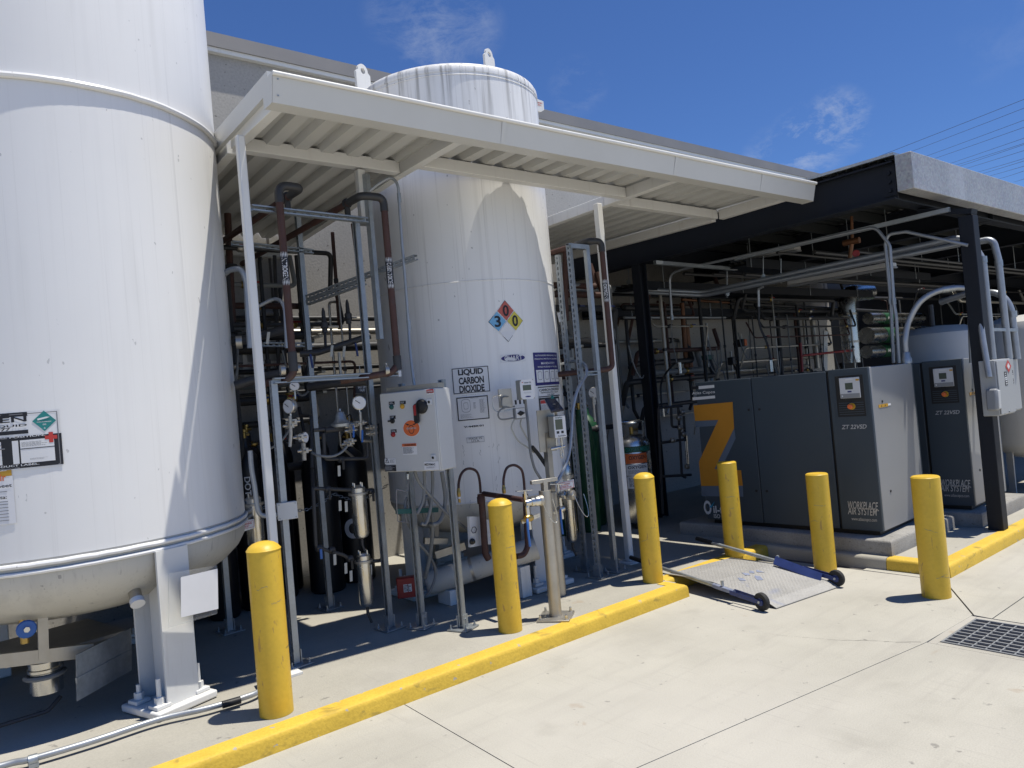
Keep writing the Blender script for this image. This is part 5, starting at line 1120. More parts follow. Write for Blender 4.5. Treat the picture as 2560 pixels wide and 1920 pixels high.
q=FM(-.1,h*.15,-.1); MB().obox(q,FM.u,FM.v,FM.n,.055,.075,.01).build('bracket','stainless_dull',t,smooth=False)
a=FM(-.16,h*.25,-.09); MB().tube(spline([FM(-.13,h*.3,-.08),FM(-.2,h*.28,-.08),FM(-.215,h*.1,-.08),FM(-.21,-.05,-.08),FM(-.17,-.08,-.08),FM(-.05,-.07,-.08)],5),.003,6).build('thin_tube','stainless',t)
t2,F2,w2,h2=monitor(((745,1268),(850,1262),(852,1375),(745,1378)),4.72,(.93,-.37,0),.06,'switch_box','small grey switch box below the beige tank monitor','x','grey_plastic')
patch(F2,w2*.12,h2*.12,w2*.95,h2*.95,.002,'face','sign_white',t2); poly(F2,[(w2*.2,h2*.5),(w2*.5,h2*.75),(w2*.92,h2*.52),(w2*.5,h2*.28)],.012,'knob','black',t2,.012)
for pts_ in ([(1520,610),(1490,680),(1500,740),(1560,840),(1660,910),(1720,960)],[(1590,615),(1580,670),(1610,740),(1660,830),(1700,900)],[(1480,380),(1400,385),(1385,440),(1395,480),(1450,490),(1520,480)],[(1440,485),(1370,520),(1350,570),(1370,610),(1420,615),(1510,600)]):
    MB().tube(spline([AY(zD(*p),4.74) for p in pts_],5),.0065,8).build('cable','box_beige' if pts_[0][0] in (1520,1590) else 'hose_grey',t2)
MB().tube(spline([AY(zD(*p),4.70) for p in ((1700,900),(1760,970),(1830,1070),(1890,1160),(1925,1240),(1930,1290))],5),.0165,10).build('corrugated_sleeve','rubber',t2)
t3,F3,w3,h3=monitor(((1125,1345),(1245,1340),(1252,1560),(1135,1565)),4.52,(.95,-.3,0),.11,'data_logger','beige data logger box with solar panel beside the carbon dioxide tank','x')
fc=patch(F3,w3*.02,h3*.02,w3*.98,h3*.98,.003,'face','sign_white',t3); patch(F3,w3*.12,h3*.38,w3*.72,h3*.84,.0045,'display','screen',fc)
for x in (.28,.66): patch(F3,w3*(x-.1),h3*.2,w3*(x+.1),h3*.31,.0045,'button','ink',fc)
text(F3,'DataPort',w3*.15,h3*.88,w3*.75,h3*.95,.0045,'green_dark',fc,.01); text(F3,'AutoOnline',w3*.25,h3*.06,w3*.9,h3*.13,.0045,'ink',fc,.01)
q=[AY(zF(1030,1172),4.62),AY(zF(1140,1170),4.58),AY(zF(1222,1275),4.42),AY(zF(1098,1298),4.46)]
MB().prism(q,V(.2,.3,-1)*.012).build('solar_panel','solar',t3,smooth=False); MB().bar((q[0]+q[2])/2,F3(w3*.4,h3,-.03),.02,.01).build('panel_arm','stainless_dull',t3,smooth=False)
MB().obox(F3(-w3*.1,h3*.35,-.13),F3.u,F3.v,F3.n,.075,h3*.95,.006).build('back_plate','stainless_dull',t3,smooth=False)
b0=F3(-w3*.1,-h3*.3,-.14); MB().bar(b0+V(0,0,.1),V(b0.x,b0.y,SL+.55),.05,.05,(0,1,0)).build('mount_post','stainless_dull',t3,smooth=False)
for dx in (.3,.75): MB().cyl(F3(w3*dx,0,-.05),F3(w3*dx,-.06,-.05),.011,8).build('fitting','stainless',t3)
MB().tube(spline([F3(w3*.75,-.05,-.05),F3(w3*.8,-.14,-.05),F3(w3*.62,-.16,-.05),F3(w3*.6,-.08,-.05)],5),.006,8).build('tube','stainless',t3)
MB().cyl(F3(-.02,-.085,-.06),F3(w3*1.0,-.075,-.06),.012,8).build('cross_tube','stainless',t3)

# ================================================================== GAS CYLINDERS, DEWAR, WALL PANELS
def cylinder(x,y,r,h,mat,label,grp,valve='brass'):
    t=thing('gas_cylinder',label,'cylinder',(x,y,SL),grp)
    MB().lathe([(r*.9,0),(r,.02),(r,h*.80),(r*.95,h*.85),(r*.75,h*.9),(r*.4,h*.935),(r*.3,h*.95),(r*.3,h)],(x,y,SL),24).build('body',mat,t)
    MB().lathe([(.02,h),(.02,h+.05),(.03,h+.055),(.03,h+.075),(.01,h+.08)],(x,y,SL),10).cyl((x-.05,y,SL+h+.03),(x+.05,y,SL+h+.03),.012,8).build('valve',valve,t)
    return t
gb='black gas cylinders chained by the building wall'
cyl_list=[(2.02,6.55,.125,1.45,'black gas cylinder nearest the nitrogen tank'),(2.32,6.62,.125,1.48,'black gas cylinder with white stencilled number'),(2.62,6.75,.125,1.42,'black gas cylinder behind the front rack strut'),(2.98,6.6,.16,1.38,'wide black gas cylinder behind the filter housings'),(3.36,6.72,.16,1.36,'wide black gas cylinder partly behind the carbon dioxide tank'),(1.72,6.75,.125,1.45,'black gas cylinder hidden deep beside the nitrogen tank')]
for i,(x,y,r,h,lb_) in enumerate(cyl_list):
    t=cylinder(x,y,r,h,'gas_black',lb_,gb)
    if i in (1,):
        S_=Drum((x,y),r,math.atan2(-y,-x)); vs,fs=text_mesh('DOT-SP14175',.02); MB().add([S_((b-.5)*.05,SL+1.15-.45*a,.002) for a,b in vs],fs).build('stencil','sign_white',t,smooth=False)
    if i==4:
        S_=Drum((x,y),r,math.atan2(-y,-x)); a0,z0=ACYL(zE(170,660),(x,y),r); outline(S_,circ(-.02,.62,.085,24,.095),.045,.002,'stencil','sign_white',t)
for k,(x,y) in enumerate(((1.9,6.98),(2.17,7.02),(2.47,6.98),(2.78,7.02),(3.14,6.98),(3.52,7.0))): cylinder(x,y,.13,1.52,'gas_black',('leftmost','second from left','third from left','third from right','second from right','rightmost')[k]+' black gas cylinder in the row against the wall','back row of black gas cylinders')
ch=thing('restraint_chain','galvanised chain holding the black cylinders to the wall','chain',(2.6,6.4,1.0))
m=MB(); pts=[]; x=1.85
for k in range(60):
    s=k/59; X_=1.85+1.75*s; sag=-.10*math.sin((s*3%1)*math.pi); q=V(X_,6.42+.03*math.sin(s*9),1.0+sag)
    d=V(1,0,0); n_=V(0,1,0) if k%2 else V(0,0,1)
    m.tube([q+d*(.02*math.cos(a))+n_*(.011*math.sin(a)) for a in [i*math.pi/4 for i in range(9)]],.0035,5,False)
tag(m.build('links','galv',ch),kind='stuff')
cylinder(6.15,6.35,.14,1.42,'green_paint','dark green oxygen cylinder behind the tall slotted struts','green oxygen cylinders'); cylinder(6.45,6.55,.14,1.42,'green_paint','dark green oxygen cylinder close to the white post','green oxygen cylinders'); cylinder(5.85,6.5,.14,1.40,'green_paint','dark green oxygen cylinder nearest the carbon dioxide tank','green oxygen cylinders')
dw=thing('oxygen_dewar','stainless liquid oxygen dewar with green band and labels beside the shed column','dewar',(AY((1588,1200),6.0).x,6.0,SL)); dc=(AY((1588,1200),6.0).x,6.0); kz=(AY((1588,1052),6.0).z-SL)/1.634; DR=.205
MB().lathe([(DR-.02,.08*kz),(DR,.12*kz),(DR,1.28*kz),(DR-.02,1.36*kz),(DR*.65,1.42*kz),(.06,1.44*kz)],(dc[0],dc[1],SL),36).build('body','stainless',dw); MB().lathe([(DR+.0035,1.17*kz),(DR+.0035,1.26*kz)],(dc[0],dc[1],SL),36).build('green_band','green_paint',dw)
for k in range(5): a=k*2*math.pi/5; MB().cyl((dc[0]+.16*math.cos(a),dc[1]+.16*math.sin(a),SL),(dc[0]+.16*math.cos(a),dc[1]+.16*math.sin(a),SL+.09*kz),.03,10).build('castor','rubber',dw)
MB().tube([(dc[0]+.16*math.cos(a*.5236),dc[1]+.16*math.sin(a*.5236),SL+1.62*kz) for a in range(13)],.014,8,False).build('handling_ring','stainless',dw)
for k in range(4): a=k*1.57+.4; MB().bar((dc[0]+.155*math.cos(a),dc[1]+.155*math.sin(a),SL+1.38*kz),(dc[0]+.155*math.cos(a),dc[1]+.155*math.sin(a),SL+1.61*kz),.07,.008,(math.cos(a),math.sin(a),0)).build('ring_post','stainless',dw,smooth=False)
MB().cyl((dc[0],dc[1],SL+1.44*kz),(dc[0],dc[1],SL+1.55*kz),.03,10).cyl((dc[0]-.12,dc[1],SL+1.5*kz),(dc[0]+.12,dc[1],SL+1.5*kz),.014,8).build('valve','brass',dw)
S_=Drum(dc,DR+.0035,math.atan2(-dc[1],-dc[0])); text(S_,'MEDICAL OXYGEN MEDICAL',-.25,SL+1.185*kz,.25,SL+1.245*kz,.002,'teal',dw,.01)
S_=Drum(dc,DR,math.atan2(-dc[1],-dc[0])); 
lbp=patch(S_,-.09,SL+1.0*kz,.17,SL+1.15*kz,.003,'warning_label','orange_ink',dw,n=5); text(S_,'OXYGEN',-.05,SL+1.06*kz,.15,SL+1.12*kz,.0045,'ink',lbp,.02)
lbp=patch(S_,-.09,SL+.82*kz,.17,SL+.985*kz,.003,'product_label','sign_white',dw,n=5); text(S_,'OXYGEN',-.07,SL+.92*kz,.15,SL+.965*kz,.0045,'ink',lbp,.02); lines(S_,-.07,SL+.84*kz,.15,SL+.90*kz,4,.0045,'ink_grey',lbp,.4,31)
lbp=patch(S_,-.09,SL+.62*kz,.17,SL+.805*kz,.003,'notice_label','sign_white',dw,n=5); lines(S_,-.07,SL+.64*kz,.15,SL+.79*kz,8,.0045,'ink',lbp,.4,32)
def wall_panel(x,z,w,h,lb_,t1,t2=None):
    t=thing('alarm_panel',lb_,'panel',(x,WALL-.1,z)); B((x,WALL-.12,z),(x+w,WALL-.002,z+h),'case','cabinet_grey',t,bevel=.008)
    FP=Flat((x,WALL-.12,z),(1,0,0),(0,0,1)); patch(FP,w*.1,h*.40,w*.92,h*.9,.003,'face','grey_plastic',t); patch(FP,w*.52,h*.66,w*.86,h*.76,.0045,'display','ink',t)
    for i in range(2):
        for j in range(2): poly(FP,circ(w*(.22+.08*i),h*(.62+.1*j),.008,8),.0045,'lamp','ink',t)
    text(FP,t1,w*.15,h*.22,w*.85,h*.29,.002,'ink',t,.02)
    if t2: text(FP,t2,w*.15,h*.1,w*.85,h*.17,.002,'ink',t,.02)
q=AY(zB(250,1500),WALL-.12); q1=AY(zB(520,1235),WALL-.12); wall_panel(q.x,q.z,q1.x-q.x,q1.z-q.z,'grey wall alarm panel numbered 4430 behind the white post','X-4430-01','X-4431-01')
q=AY(zF(1135,885),WALL-.12); q1=AY(zF(1310,600),WALL-.12); wall_panel(q.x,q.z,q1.x-q.x,q1.z-q.z,'grey wall alarm panel right of the carbon dioxide tank','X-4432')
q=AY(zF(1225,1065),7.0); bx=thing('wall_box','small beige box below the right-hand alarm panel','junction box',tuple(q)); B((q.x,WALL-.12,q.z),(q.x+.28,WALL-.002,q.z+.33),'case','box_beige',bx,bevel=.006); B((q.x+.01,WALL-.126,q.z+.01),(q.x+.27,WALL-.121,q.z+.32),'lid','box_beige',bx,smooth=False)
# lines behind the right-hand rack
rr_=thing('oxygen_manifold','dark pipe manifold with relief valve between tank and right-hand rack','pipe',(4.9,5.8,1.9))
MB().tube([AY(zF(1085,650),5.9),AY(zF(1280,620),5.5),AY(zF(1440,595),5.2),AY(zF(1545,610),5.1)],.03,12).build('header','dark_pipe',rr_)
MB().tube([AY(zF(1110,955),5.9),AY(zF(1300,905),5.4)],.035,12).build('header','dark_pipe',rr_)
q=AY(zF(1160,470),5.7); MB().lathe([(.02,-.18),(.02,-.05),(.032,-.04),(.032,.02),(.02,.03),(.012,.13)],q,12).build('relief_valve','dark_pipe',rr_); MB().cyl(q,q+V(.13,0,.0),.02,10).build('outlet','stainless_dull',rr_); MB().obox(q+V(.0,-.05,.1),(1,0,0),(0,1,0),(-.15,0,1),.025,.001,.05).build('paper_tag','sign_white',rr_,smooth=False)
MB().cyl(AY(zF(1235,-300),5.9),AY(zF(1245,400),5.9),.03,12).build('drop','brown_pipe',rr_)
MB().cyl(AY(zF(1510,1150),5.2),AY(zF(1530,1400),5.2),.014,8).build('gauge_leg','stainless_dull',rr_)

# ================================================================== COMPRESSORS
def plinth(x0,y0,x1,y1,label):
    m=MB(); z0,z1=SL-.01,SL+.128; b=.02
    vs=[]
    for (a,z) in ((0,z0),(0,z1-b),(b*.4,z1-b*.35),(b,z1)):
        vs+=[(x0+a,y0+a,z),(x1-a,y0+a,z),(x1-a,y1-a,z),(x0+a,y1-a,z)]
    fs=[(12,13,14,15)]
    for k in range(3):
        for i in range(4): j=(i+1)%4; fs.append((k*4+i,k*4+j,k*4+4+j,k*4+4+i))
    return tag(m.add(vs,fs).build('plinth','plinth',None,org=(x0,y0,SL)),label,'plinth',group='concrete compressor plinths')
plinth(6.46,3.02,7.80,5.27,'worn concrete plinth under the nearer compressor'); 
pc2=AZ(zJ(1985,150),SL); plinth(pc2.x,pc2.y,pc2.x+1.3,pc2.y+2.2,'worn concrete plinth under the farther compressor')
CZ0=.262; CO=V(6.60,3.14,CZ0); PSI=rad(2.6); CL,CW,CH=1.80,1.02,1.46
cmp_=thing('air_compressor','dark blue-grey air compressor with large orange letter decal on its side','compressor',tuple(CO),'air compressors on plinths')
Rz=Matrix.Rotation(PSI,4,'Z')
nrm=(Rz@V(-1,0,0)); 
FD=Flat(CO,Rz@V(0,-1,0),(0,0,1)); 
def cuv(p): q=FD.uv(p); return (q[0],q[1])            # u = -(local y)
LS=Flat(CO+V(0,0,0),(0,-1,0),(0,0,1))                # local frame, before the yaw is applied
FDl=LS
us=[cuv(zI(x,y))[0] for x,y in ((708,500),(722,500),(1148,500),(1165,500))]
top=CH
def pan(u0,u1,z0,z1,name,mat,t=.02,e=0.): return MB().obox(LS((u0+u1)/2,(z0+z1)/2,e-t/2),LS.u,LS.v,LS.n,(u1-u0)/2,(z1-z0)/2,t/2).build(name,mat,cmp_,bevel=.005)
g_=.004
j1=cuv(zI(735,600))[0]; j2=cuv(zI(1150,500))[0]
MB().box((CO.x+.022,CO.y+.022,CO.z+.03),(CO.x+CW-.022,CO.y+CL-.022,CO.z+CH-.012)).build('core','black',cmp_,smooth=False)
pan(-CL,j1-g_,.012,CH-.006,'side_door','comp_dark'); pan(j1+g_,j2-.012,.012,CH-.006,'side_door','comp_dark'); fpn=pan(j2+.012,-.001,.012,CH+.004,'control_panel_door','comp_dark',.024,.004)
MB().box((CO.x+.03,CO.y-.0,CO.z+.012),(CO.x+CW-.035,CO.y+.02,CO.z+CH+.002)).build('end_door','comp_grey',cmp_,bevel=.006)
MB().box((CO.x+CW-.032,CO.y+.004,CO.z+.012),(CO.x+CW,CO.y+CL,CO.z+CH-.004)).build('far_side','comp_dark',cmp_,bevel=.004)
MB().box((CO.x+.001,CO.y+.001,CO.z+.012),(CO.x+.028,CO.y+.02,CO.z+CH+.004)).build('corner_post','comp_dark',cmp_,bevel=.004)
MB().box((CO.x+.01,CO.y+.022,CO.z+CH-.011),(CO.x+CW-.035,CO.y+CL,CO.z+CH-.004)).build('top','comp_dark',cmp_,smooth=False)
MB().box((CO.x+.022,CO.y+CL-.02,CO.z+.012),(CO.x+CW-.04,CO.y+CL,CO.z+CH-.012)).build('back','comp_dark',cmp_,smooth=False)
MB().box((CO.x+.05,CO.y+.05,CO.z-.034),(CO.x+CW-.05,CO.y+CL-.05,CO.z+.031)).build('skid','black',cmp_,smooth=False)
def cpoly(f,pts,e,name,mat,par=None): return poly(LS,[cuv(f(*p)) for p in pts],e,name,mat,par or cmp_)
cpoly(zQ,((555,482),(908,450),(922,688),(745,1055),(985,1066),(1000,1205),(625,1208),(605,990),(780,612),(570,622)),.0035,'letter_decal','z_orange')
cpoly(zQ,((570,623),(779,613),(760,665),(575,678)),.0033,'letter_shade','z_shadow'); cpoly(zQ,((923,689),(936,780),(800,1061),(746,1055)),.0033,'letter_shade','z_shadow'); cpoly(zQ,((625,1209),(1000,1206),(1006,1305),(630,1300)),.0033,'letter_shade','z_shadow')
def ctext(f,a,b,body,e,mat,bold=.01,shear=0.,par=None):
    p,q=cuv(f(*a)),cuv(f(*b)); return text(LS,body,p[0],p[1],q[0],q[1],e,mat,par or cmp_,bold,1.,shear)
cpoly(zQ,((602,308),(742,296),(744,322),(603,336)),.0035,'brand_bar','sign_white'); cpoly(zQ,((546,410),(749,392),(751,417),(548,436)),.0035,'brand_bar','sign_white'); cpoly(zQ,((540,312),(597,306),(598,334),(541,339)),.0035,'asset_tag','ink')
ctext(zQ,(545,392),(748,345),'Atlas Copco',.0035,'sign_white',.01,.05)
ctext(zQ,(655,1462),(712,1340),'O',.0035,'pcb_label',.03,-.0); cpoly(zQ,((702,1372),(712,1390),(748,1345),(716,1408),(706,1402)),.0048,'tick_mark','cyan_ink'); ctext(zQ,(738,1452),(925,1395),'il-free',.0035,'pcb_label',.02); ctext(zQ,(742,1495),(915,1472),'ISO 8573-1',.0035,'pcb_label',.005)
for x,y in ((1053,522),(1150,517),(1123,1252),(1217,1255)): u,v=cuv(zQ(x,y)); MB().lathe([(.013,0),(.012,.004)],LS(u,v,.001),12,LS.n).build('door_lock','black',cmp_)
# control recess
cs=[cuv(zR(*p)) for p in ((555,150),(820,140),(855,525),(590,540))]; u0,u1=cs[0][0]*.5+cs[3][0]*.5,cs[1][0]*.5+cs[2][0]*.5; v1=(cs[0][1]+cs[1][1])/2; v0=(cs[2][1]+cs[3][1])/2
LE=.004
rc=patch(LS,u0,v0,u1,v1,LE+.002,'control_recess','black',cmp_)
frame(LS,u0-.012,v0-.012,u1+.012,v1+.012,.012,LE+.006,'recess_rim','comp_dark',cmp_)
w,h=u1-u0,v1-v0
MB().obox(LS(u0+w*.52,v0+h*.70,LE+.008),LS.u,LS.v,LS.n,w*.36,h*.25,.006).build('controller','pcb_label',cmp_,bevel=.004); patch(LS,u0+w*.18,v0+h*.455,u0+w*.86,v0+h*.56,LE+.0155,'button_strip','grey_plastic',cmp_)
patch(LS,u0+w*.37,v0+h*.66,u0+w*.64,v0+h*.82,LE+.0155,'display','screen',cmp_); patch(LS,u0+w*.44,v0+h*.59,u0+w*.58,v0+h*.625,LE+.0155,'badge','navy_ink',cmp_); poly(LS,[(u0+w*.22,v0+h*.475),(u0+w*.22,v0+h*.54),(u0+w*.28,v0+h*.507)],LE+.017,'play_mark','sign_white',cmp_); patch(LS,u0+w*.40,v0+h*.885,u0+w*.68,v0+h*.925,LE+.016,'top_tag','sign_white',cmp_)
patch(LS,u0+w*.76,v0+h*.86,u0+w*.88,v0+h*.90,LE+.0155,'yellow_tag','amber',cmp_)
uu,vv=u0+w*.53,v0+h*.25; MB().lathe([(.030,0),(.030,.012)],LS(uu,vv,LE+.002),18,LS.n).build('stop_collar','amber',cmp_); MB().lathe([(.014,.0),(.014,.022),(.022,.026),(.023,.038),(.018,.045),(0,.047)],LS(uu,vv,LE+.012),18,LS.n).build('stop_button','orange_ink',cmp_)
for i in range(6): patch(LS,u0+w*.06,v0+h*(.05+.055*i),u0+w*.94,v0+h*(.07+.055*i),LE+.0045,'vent_rib','comp_dark',cmp_)
ctext(zR,(622,652),(850,605),'ZT 22VSD',LE+.0035,'silver_ink',.015,.25); ctext(zR,(677,1398),(955,1340),'WORKPLACE',LE+.0035,'silver_ink',.006,.12); ctext(zR,(682,1452),(945,1400),'AIR SYSTEM',LE+.0035,'silver_ink',.006,.12); ctext(zR,(950,1425),(972,1410),'TM',LE+.0035,'silver_ink',.01); ctext(zR,(717,1518),(953,1492),'www.atlascopco.com',LE+.0035,'silver_ink',.0)
# end door details
LEd=Flat(CO,(1,0,0),(0,0,1)); FDe=Flat(CO,Rz@V(1,0,0),(0,0,1))
def euv(p): return FDe.uv(p)
a,b_=euv(zR(967,452)),euv(zR(1047,408)); o=patch(LEd,a[0],a[1],b_[0]+.01,b_[1],.003,'hazard_label','amber',cmp_); patch(LEd,b_[0]+.012,a[1]+.006,b_[0]+.07,b_[1]-.004,.003,'info_label','sign_white',cmp_); 
for i in range(2): x=a[0]+(b_[0]-a[0])*(.3+.42*i); poly(LEd,[(x-.014,a[1]+.01),(x+.014,a[1]+.01),(x,b_[1]-.008)],.0042,'triangle','ink',o)
for p in (zR(1000,390),zR(1080,1235)): u,v=euv(p); MB().lathe([(.013,0),(.012,.004)],LEd(u,v,.001),12,LEd.n).build('door_lock','black',cmp_)
cmp_.rotation_euler=(0,0,PSI)
# second machine: the same thing, copied
c2_=copy_tree(cmp_); g2=AZ(zO(560,1360),CZ0+.0); c2_.location=(g2.x+.02,g2.y+.02,CZ0); c2_['label']='farther air compressor partly hidden by the dark post'
for ch_ in list(c2_.children):
    if ch_.name.startswith(('letter_','brand_','asset_','tick_')): pass

# ================================================================== DOCK PLATE
PLa,PLb=V(4.93,3.19,.004),V(5.70,3.10,.004); PRa,PRb=V(4.98,4.24,SL+.012),V(5.72,4.12,SL+.012)
dp=thing('dock_plate','diamond steel dock plate with blue side rails bridging the kerb','dock plate',(5.33,3.65,0))
def pl_(s,t,e=0.):
    a=PLa.lerp(PLb,s); b=PRa.lerp(PRb,s); return a.lerp(b,t)+V(0,0,e)
vs=[];fs=[]; prof=[(0,0),(.08,.028),(.55,.05),(.86,.02),(1,0)]
pz=[(t,z) for t,z in prof]
for t,z in pz:
    for s in (0,1): vs.append(pl_(s,t,z+.006)); 
    for s in (0,1): vs.append(pl_(s,t,z))
k=4; n=len(pz)
for i in range(n-1):
    a=i*k; fs+=[(a,a+1,a+5,a+4),(a+2,a+6,a+7,a+3),(a,a+4,a+6,a+2),(a+1,a+3,a+7,a+5)]
fs+=[(0,2,3,1),((n-1)*k,(n-1)*k+1,(n-1)*k+3,(n-1)*k+2)]
MB().add(vs,fs).build('plate','plate_steel',dp,smooth=False)
def zsurf(t):
    for i in range(n-1):
        if pz[i][0]<=t<=pz[i+1][0]: f=(t-pz[i][0])/(pz[i+1][0]-pz[i][0]); return pz[i][1]*(1-f)+pz[i+1][1]*f
m=MB()
for i in range(42):
    for j in range(58):
        s,t=(i+.5)/42,(j+.5)/58
        if s<.03 or s>.97: continue
        c=pl_(s,t,zsurf(t)+.0065); d=V(1,.9 if (i+j)%2 else -.9,0).normalized(); w=V(-d.y,d.x,0)
        tz=(pl_(s,t+.01,zsurf(min(1,t+.01)))-pl_(s,t,zsurf(t))); up=V(0,0,.0013); L=.0085; Wd=.003
        sl=tz.z/max(tz.y,1e-6)
        f_=lambda q: V(c.x+q.x,c.y+q.y,c.z+q.y*sl)
        m.add([f_(d*L),f_(w*Wd),f_(d*-L),f_(w*-Wd),f_(V(0,0,0))+up],[(0,1,4),(1,2,4),(2,3,4),(3,0,4)])
tag(m.build('tread','plate_steel',dp,smooth=False),kind='stuff')
m=MB()
for q in ([(.25,.45),(.30,.50),(.33,.47),(.30,.42)],[(.40,.38),(.46,.44),(.50,.46),(.52,.42),(.46,.36)],[(.42,.50),(.46,.56),(.50,.52),(.47,.48)],[(.60,.50),(.66,.54),(.66,.46)],[(.52,.52),(.58,.56),(.60,.53),(.55,.49)]):
    m.add([pl_(s,t,zsurf(t)+.0092) for s,t in q],[tuple(range(len(q)))])
tag(m.build('paint_remnant','faded_blue',dp,smooth=False),kind='stuff')
# side rails, handles and wheels
def side(p_in,p_wheel,p_grip,nm,far):
    a,b=Vector(p_wheel),Vector(p_grip); d=(b-a).normalized(); s=V(d.y,-d.x,0).normalized()
    R_=MB().tube([a+d*.30,b],[.016,.016],12).build('handle_bar','galv',dp)
    MB().tube([b-d*.02,b+d*.16],.0195,12).build('grip','black',R_)
    MB().tube([a+d*.28,a+d*.50],.0185,12).build('sleeve','faded_blue',dp)
    for k_ in (-1,1): MB().bar(a+s*(.026*k_)-d*.03,a+s*(.026*k_)+d*.30,.005,.034).build('fork','blue_paint',dp,bevel=.003)
    wv=a.copy(); wh=MB().lathe([(.030,-.016),(.062,-.018),(.066,-.012),(.066,.012),(.062,.018),(.030,.016)],wv,24,s).build('wheel','rubber',dp)
    MB().lathe([(.029,-.0185),(.029,.0185)],wv,16,s).build('hub','blue_paint',wh); MB().cyl(wv-s*.036,wv+s*.036,.010,6).build('axle','galv',wh)
    return a,b,d,s
w1=AZ(zJ(762,562),.07); g1=AZ(zJ(98,350),.135); g1=V(g1.x,g1.y,.155)
a,b,d,s=side(None,w1,g1,'n',0)
MB().bar(a+d*.33,a+d*.48,.036,.03).build('latch_block','faded_blue',dp,bevel=.004); MB().cyl(a+d*.40+V(0,0,.02),a+d*.40+V(0,0,.06),.012,8).build('latch_pin','galv',dp)
w2_=AZ(zJ(1175,432),.07); g2_=AZ(zJ(480,250),.21); g2_=V(g2_.x,g2_.y,.235)
a,b,d,s=side(None,w2_,g2_,'f',1)
MB().prism([a-s*.03+d*.10+V(0,0,.01),a-s*.075+d*.10+V(0,0,-.045),a-s*.075+d*.52+V(0,0,-.01),a-s*.03+d*.52+V(0,0,.045)],V(0,0,.008)).build('rail','blue_paint',dp,smooth=False); MB().bar(a+d*.30,a+d*.52,.036,.03).build('rail_top','blue_paint',dp,bevel=.004); MB().lathe([(.014,0),(.016,.01),(.012,.022),(0,.026)],a+d*.52+V(0,0,.03),10).build('rail_knob','galv',dp)

# ================================================================== SHED SERVICES
ds_=[]
def run(name,label,pts,r,mat='conduit',cat='conduit',br=.15,coup=(),n=12,group=None):
    P_=[Vector(p) for p in pts]; t=thing(name,label,cat,tuple(P_[-1]),group); MB().tube(arcpath(P_,br,6),r,n).build('pipe',mat,t)
    for c in coup: MB().lathe([(r+.005,-.03),(r+.005,.03)],c,12).build('coupling','galv',t)
    return t
gS='conduits under the shed roof'
X1=7.75
run('shed_conduit','slim conduit looping under the roof from the left drop to twin risers',[AX(zH(265,970),X1),AX(zH(250,720),X1),AX(zH(330,690),X1),AX(zH(1390,458),X1),AX(zH(1470,560),X1),AX(zH(1492,880),X1),AX(zH(1505,960),X1),AX(zH(1520,1210),X1)],.0165,br=.12,coup=(AX(zH(1492,870),X1),AX(zH(265,960),X1)),group=gS)
run('shed_conduit','second slim riser hugging the first beside the nearer compressor',[AX(zH(1900,560),X1+.05),AX(zH(1560,485),X1+.05),AX(zH(1455,500),X1+.05),AX(zH(1445,560),X1+.05),AX(zH(1475,880),X1+.05),AX(zH(1490,1210),X1+.05)],.0165,br=.08,coup=(AX(zH(1473,870),X1+.05),),group=gS)
X2=8.15
pz1=[V(5.2,6.4,AY(zH(0,800),6.4).z)]
run('shed_conduit','thick galvanised conduit running the shed length and dropping into the disconnect',[AY(zH(-300,780),6.6),AY(zH(0,800),6.7),AX(zH(440,822),X2),AX(zH(1900,508),X2),AX(zH(1985,640),X2),AX(zH(2040,1190),X2)],.032,br=.25,coup=(AX(zH(1985,640),X2),),group=gS)
run('shed_conduit','thick conduit just below the longest one under the shed roof',[AY(zH(-300,800),6.62),AY(zH(0,815),6.72),AX(zH(440,838),X2-.05),AX(zH(1905,545),X2-.05)],.026,br=.25,group=gS)
run('shed_conduit','galvanised conduit dropping to the second disconnect right of the dark post',[AX(zH(1960,540),X2+.25),AX(zH(2040,525),X2+.25),AX(zH(2070,640),X2+.25),AX(zH(2130,1190),X2+.25)],.032,br=.2,coup=(AX(zH(2072,660),X2+.25),),group=gS)
run('shed_conduit','conduit arching low behind the disconnects at the right edge',[AX(zH(1750,875),X2+.5),AX(zH(1900,825),X2+.45),AX(zH(2080,820),X2+.4),AX(zH(2140,900),X2+.4),AX(zH(2175,1190),X2+.4)],.032,br=.3,coup=(AX(zH(2150,940),X2+.4),),group=gS)
run('shed_conduit','thin pair riser between the risers and the dark post',[AX(zH(1885,560),X2-.1),AX(zH(1905,800),X2-.1),AX(zH(1920,1210),X2-.1)],.018,br=.1,group=gS)
# flexible arch from the compressor to the disconnect
ar=thing('flexible_arch','grey liquid-tight conduit arching from the nearer compressor top to the disconnect','conduit',tuple(AX(zH(1560,1160),7.6)))
ap=[AX(zH(1557,1150),7.55),AX(zH(1555,1080),7.55),AX(zH(1575,980),7.6),AX(zH(1640,870),7.65),AX(zH(1740,812),7.75),AX(zH(1860,795),7.85),AX(zH(1930,820),7.9),AX(zH(1965,900),7.9),AX(zH(1980,1050),7.85),AX(zH(2020,1290),7.78)]
MB().tube(spline(ap,6),.027,14).build('pipe','conduit',ar)
q=AX(zH(1760,806),7.77); q2=AX(zH(1830,796),7.83); MB().tube([q,q2],.032,14).build('coupling','galv',ar)
q=AX(zH(1968,925),7.9); MB().tube([q+V(0,0,.05),q+V(0,0,-.06)],.032,14).build('coupling','galv',ar)
q=AX(zH(1560,1180),7.55); MB().lathe([(.05,-.06),(.05,-.01),(.038,.01),(.038,.04),(.032,.05)],q,14).build('connector','galv',ar)
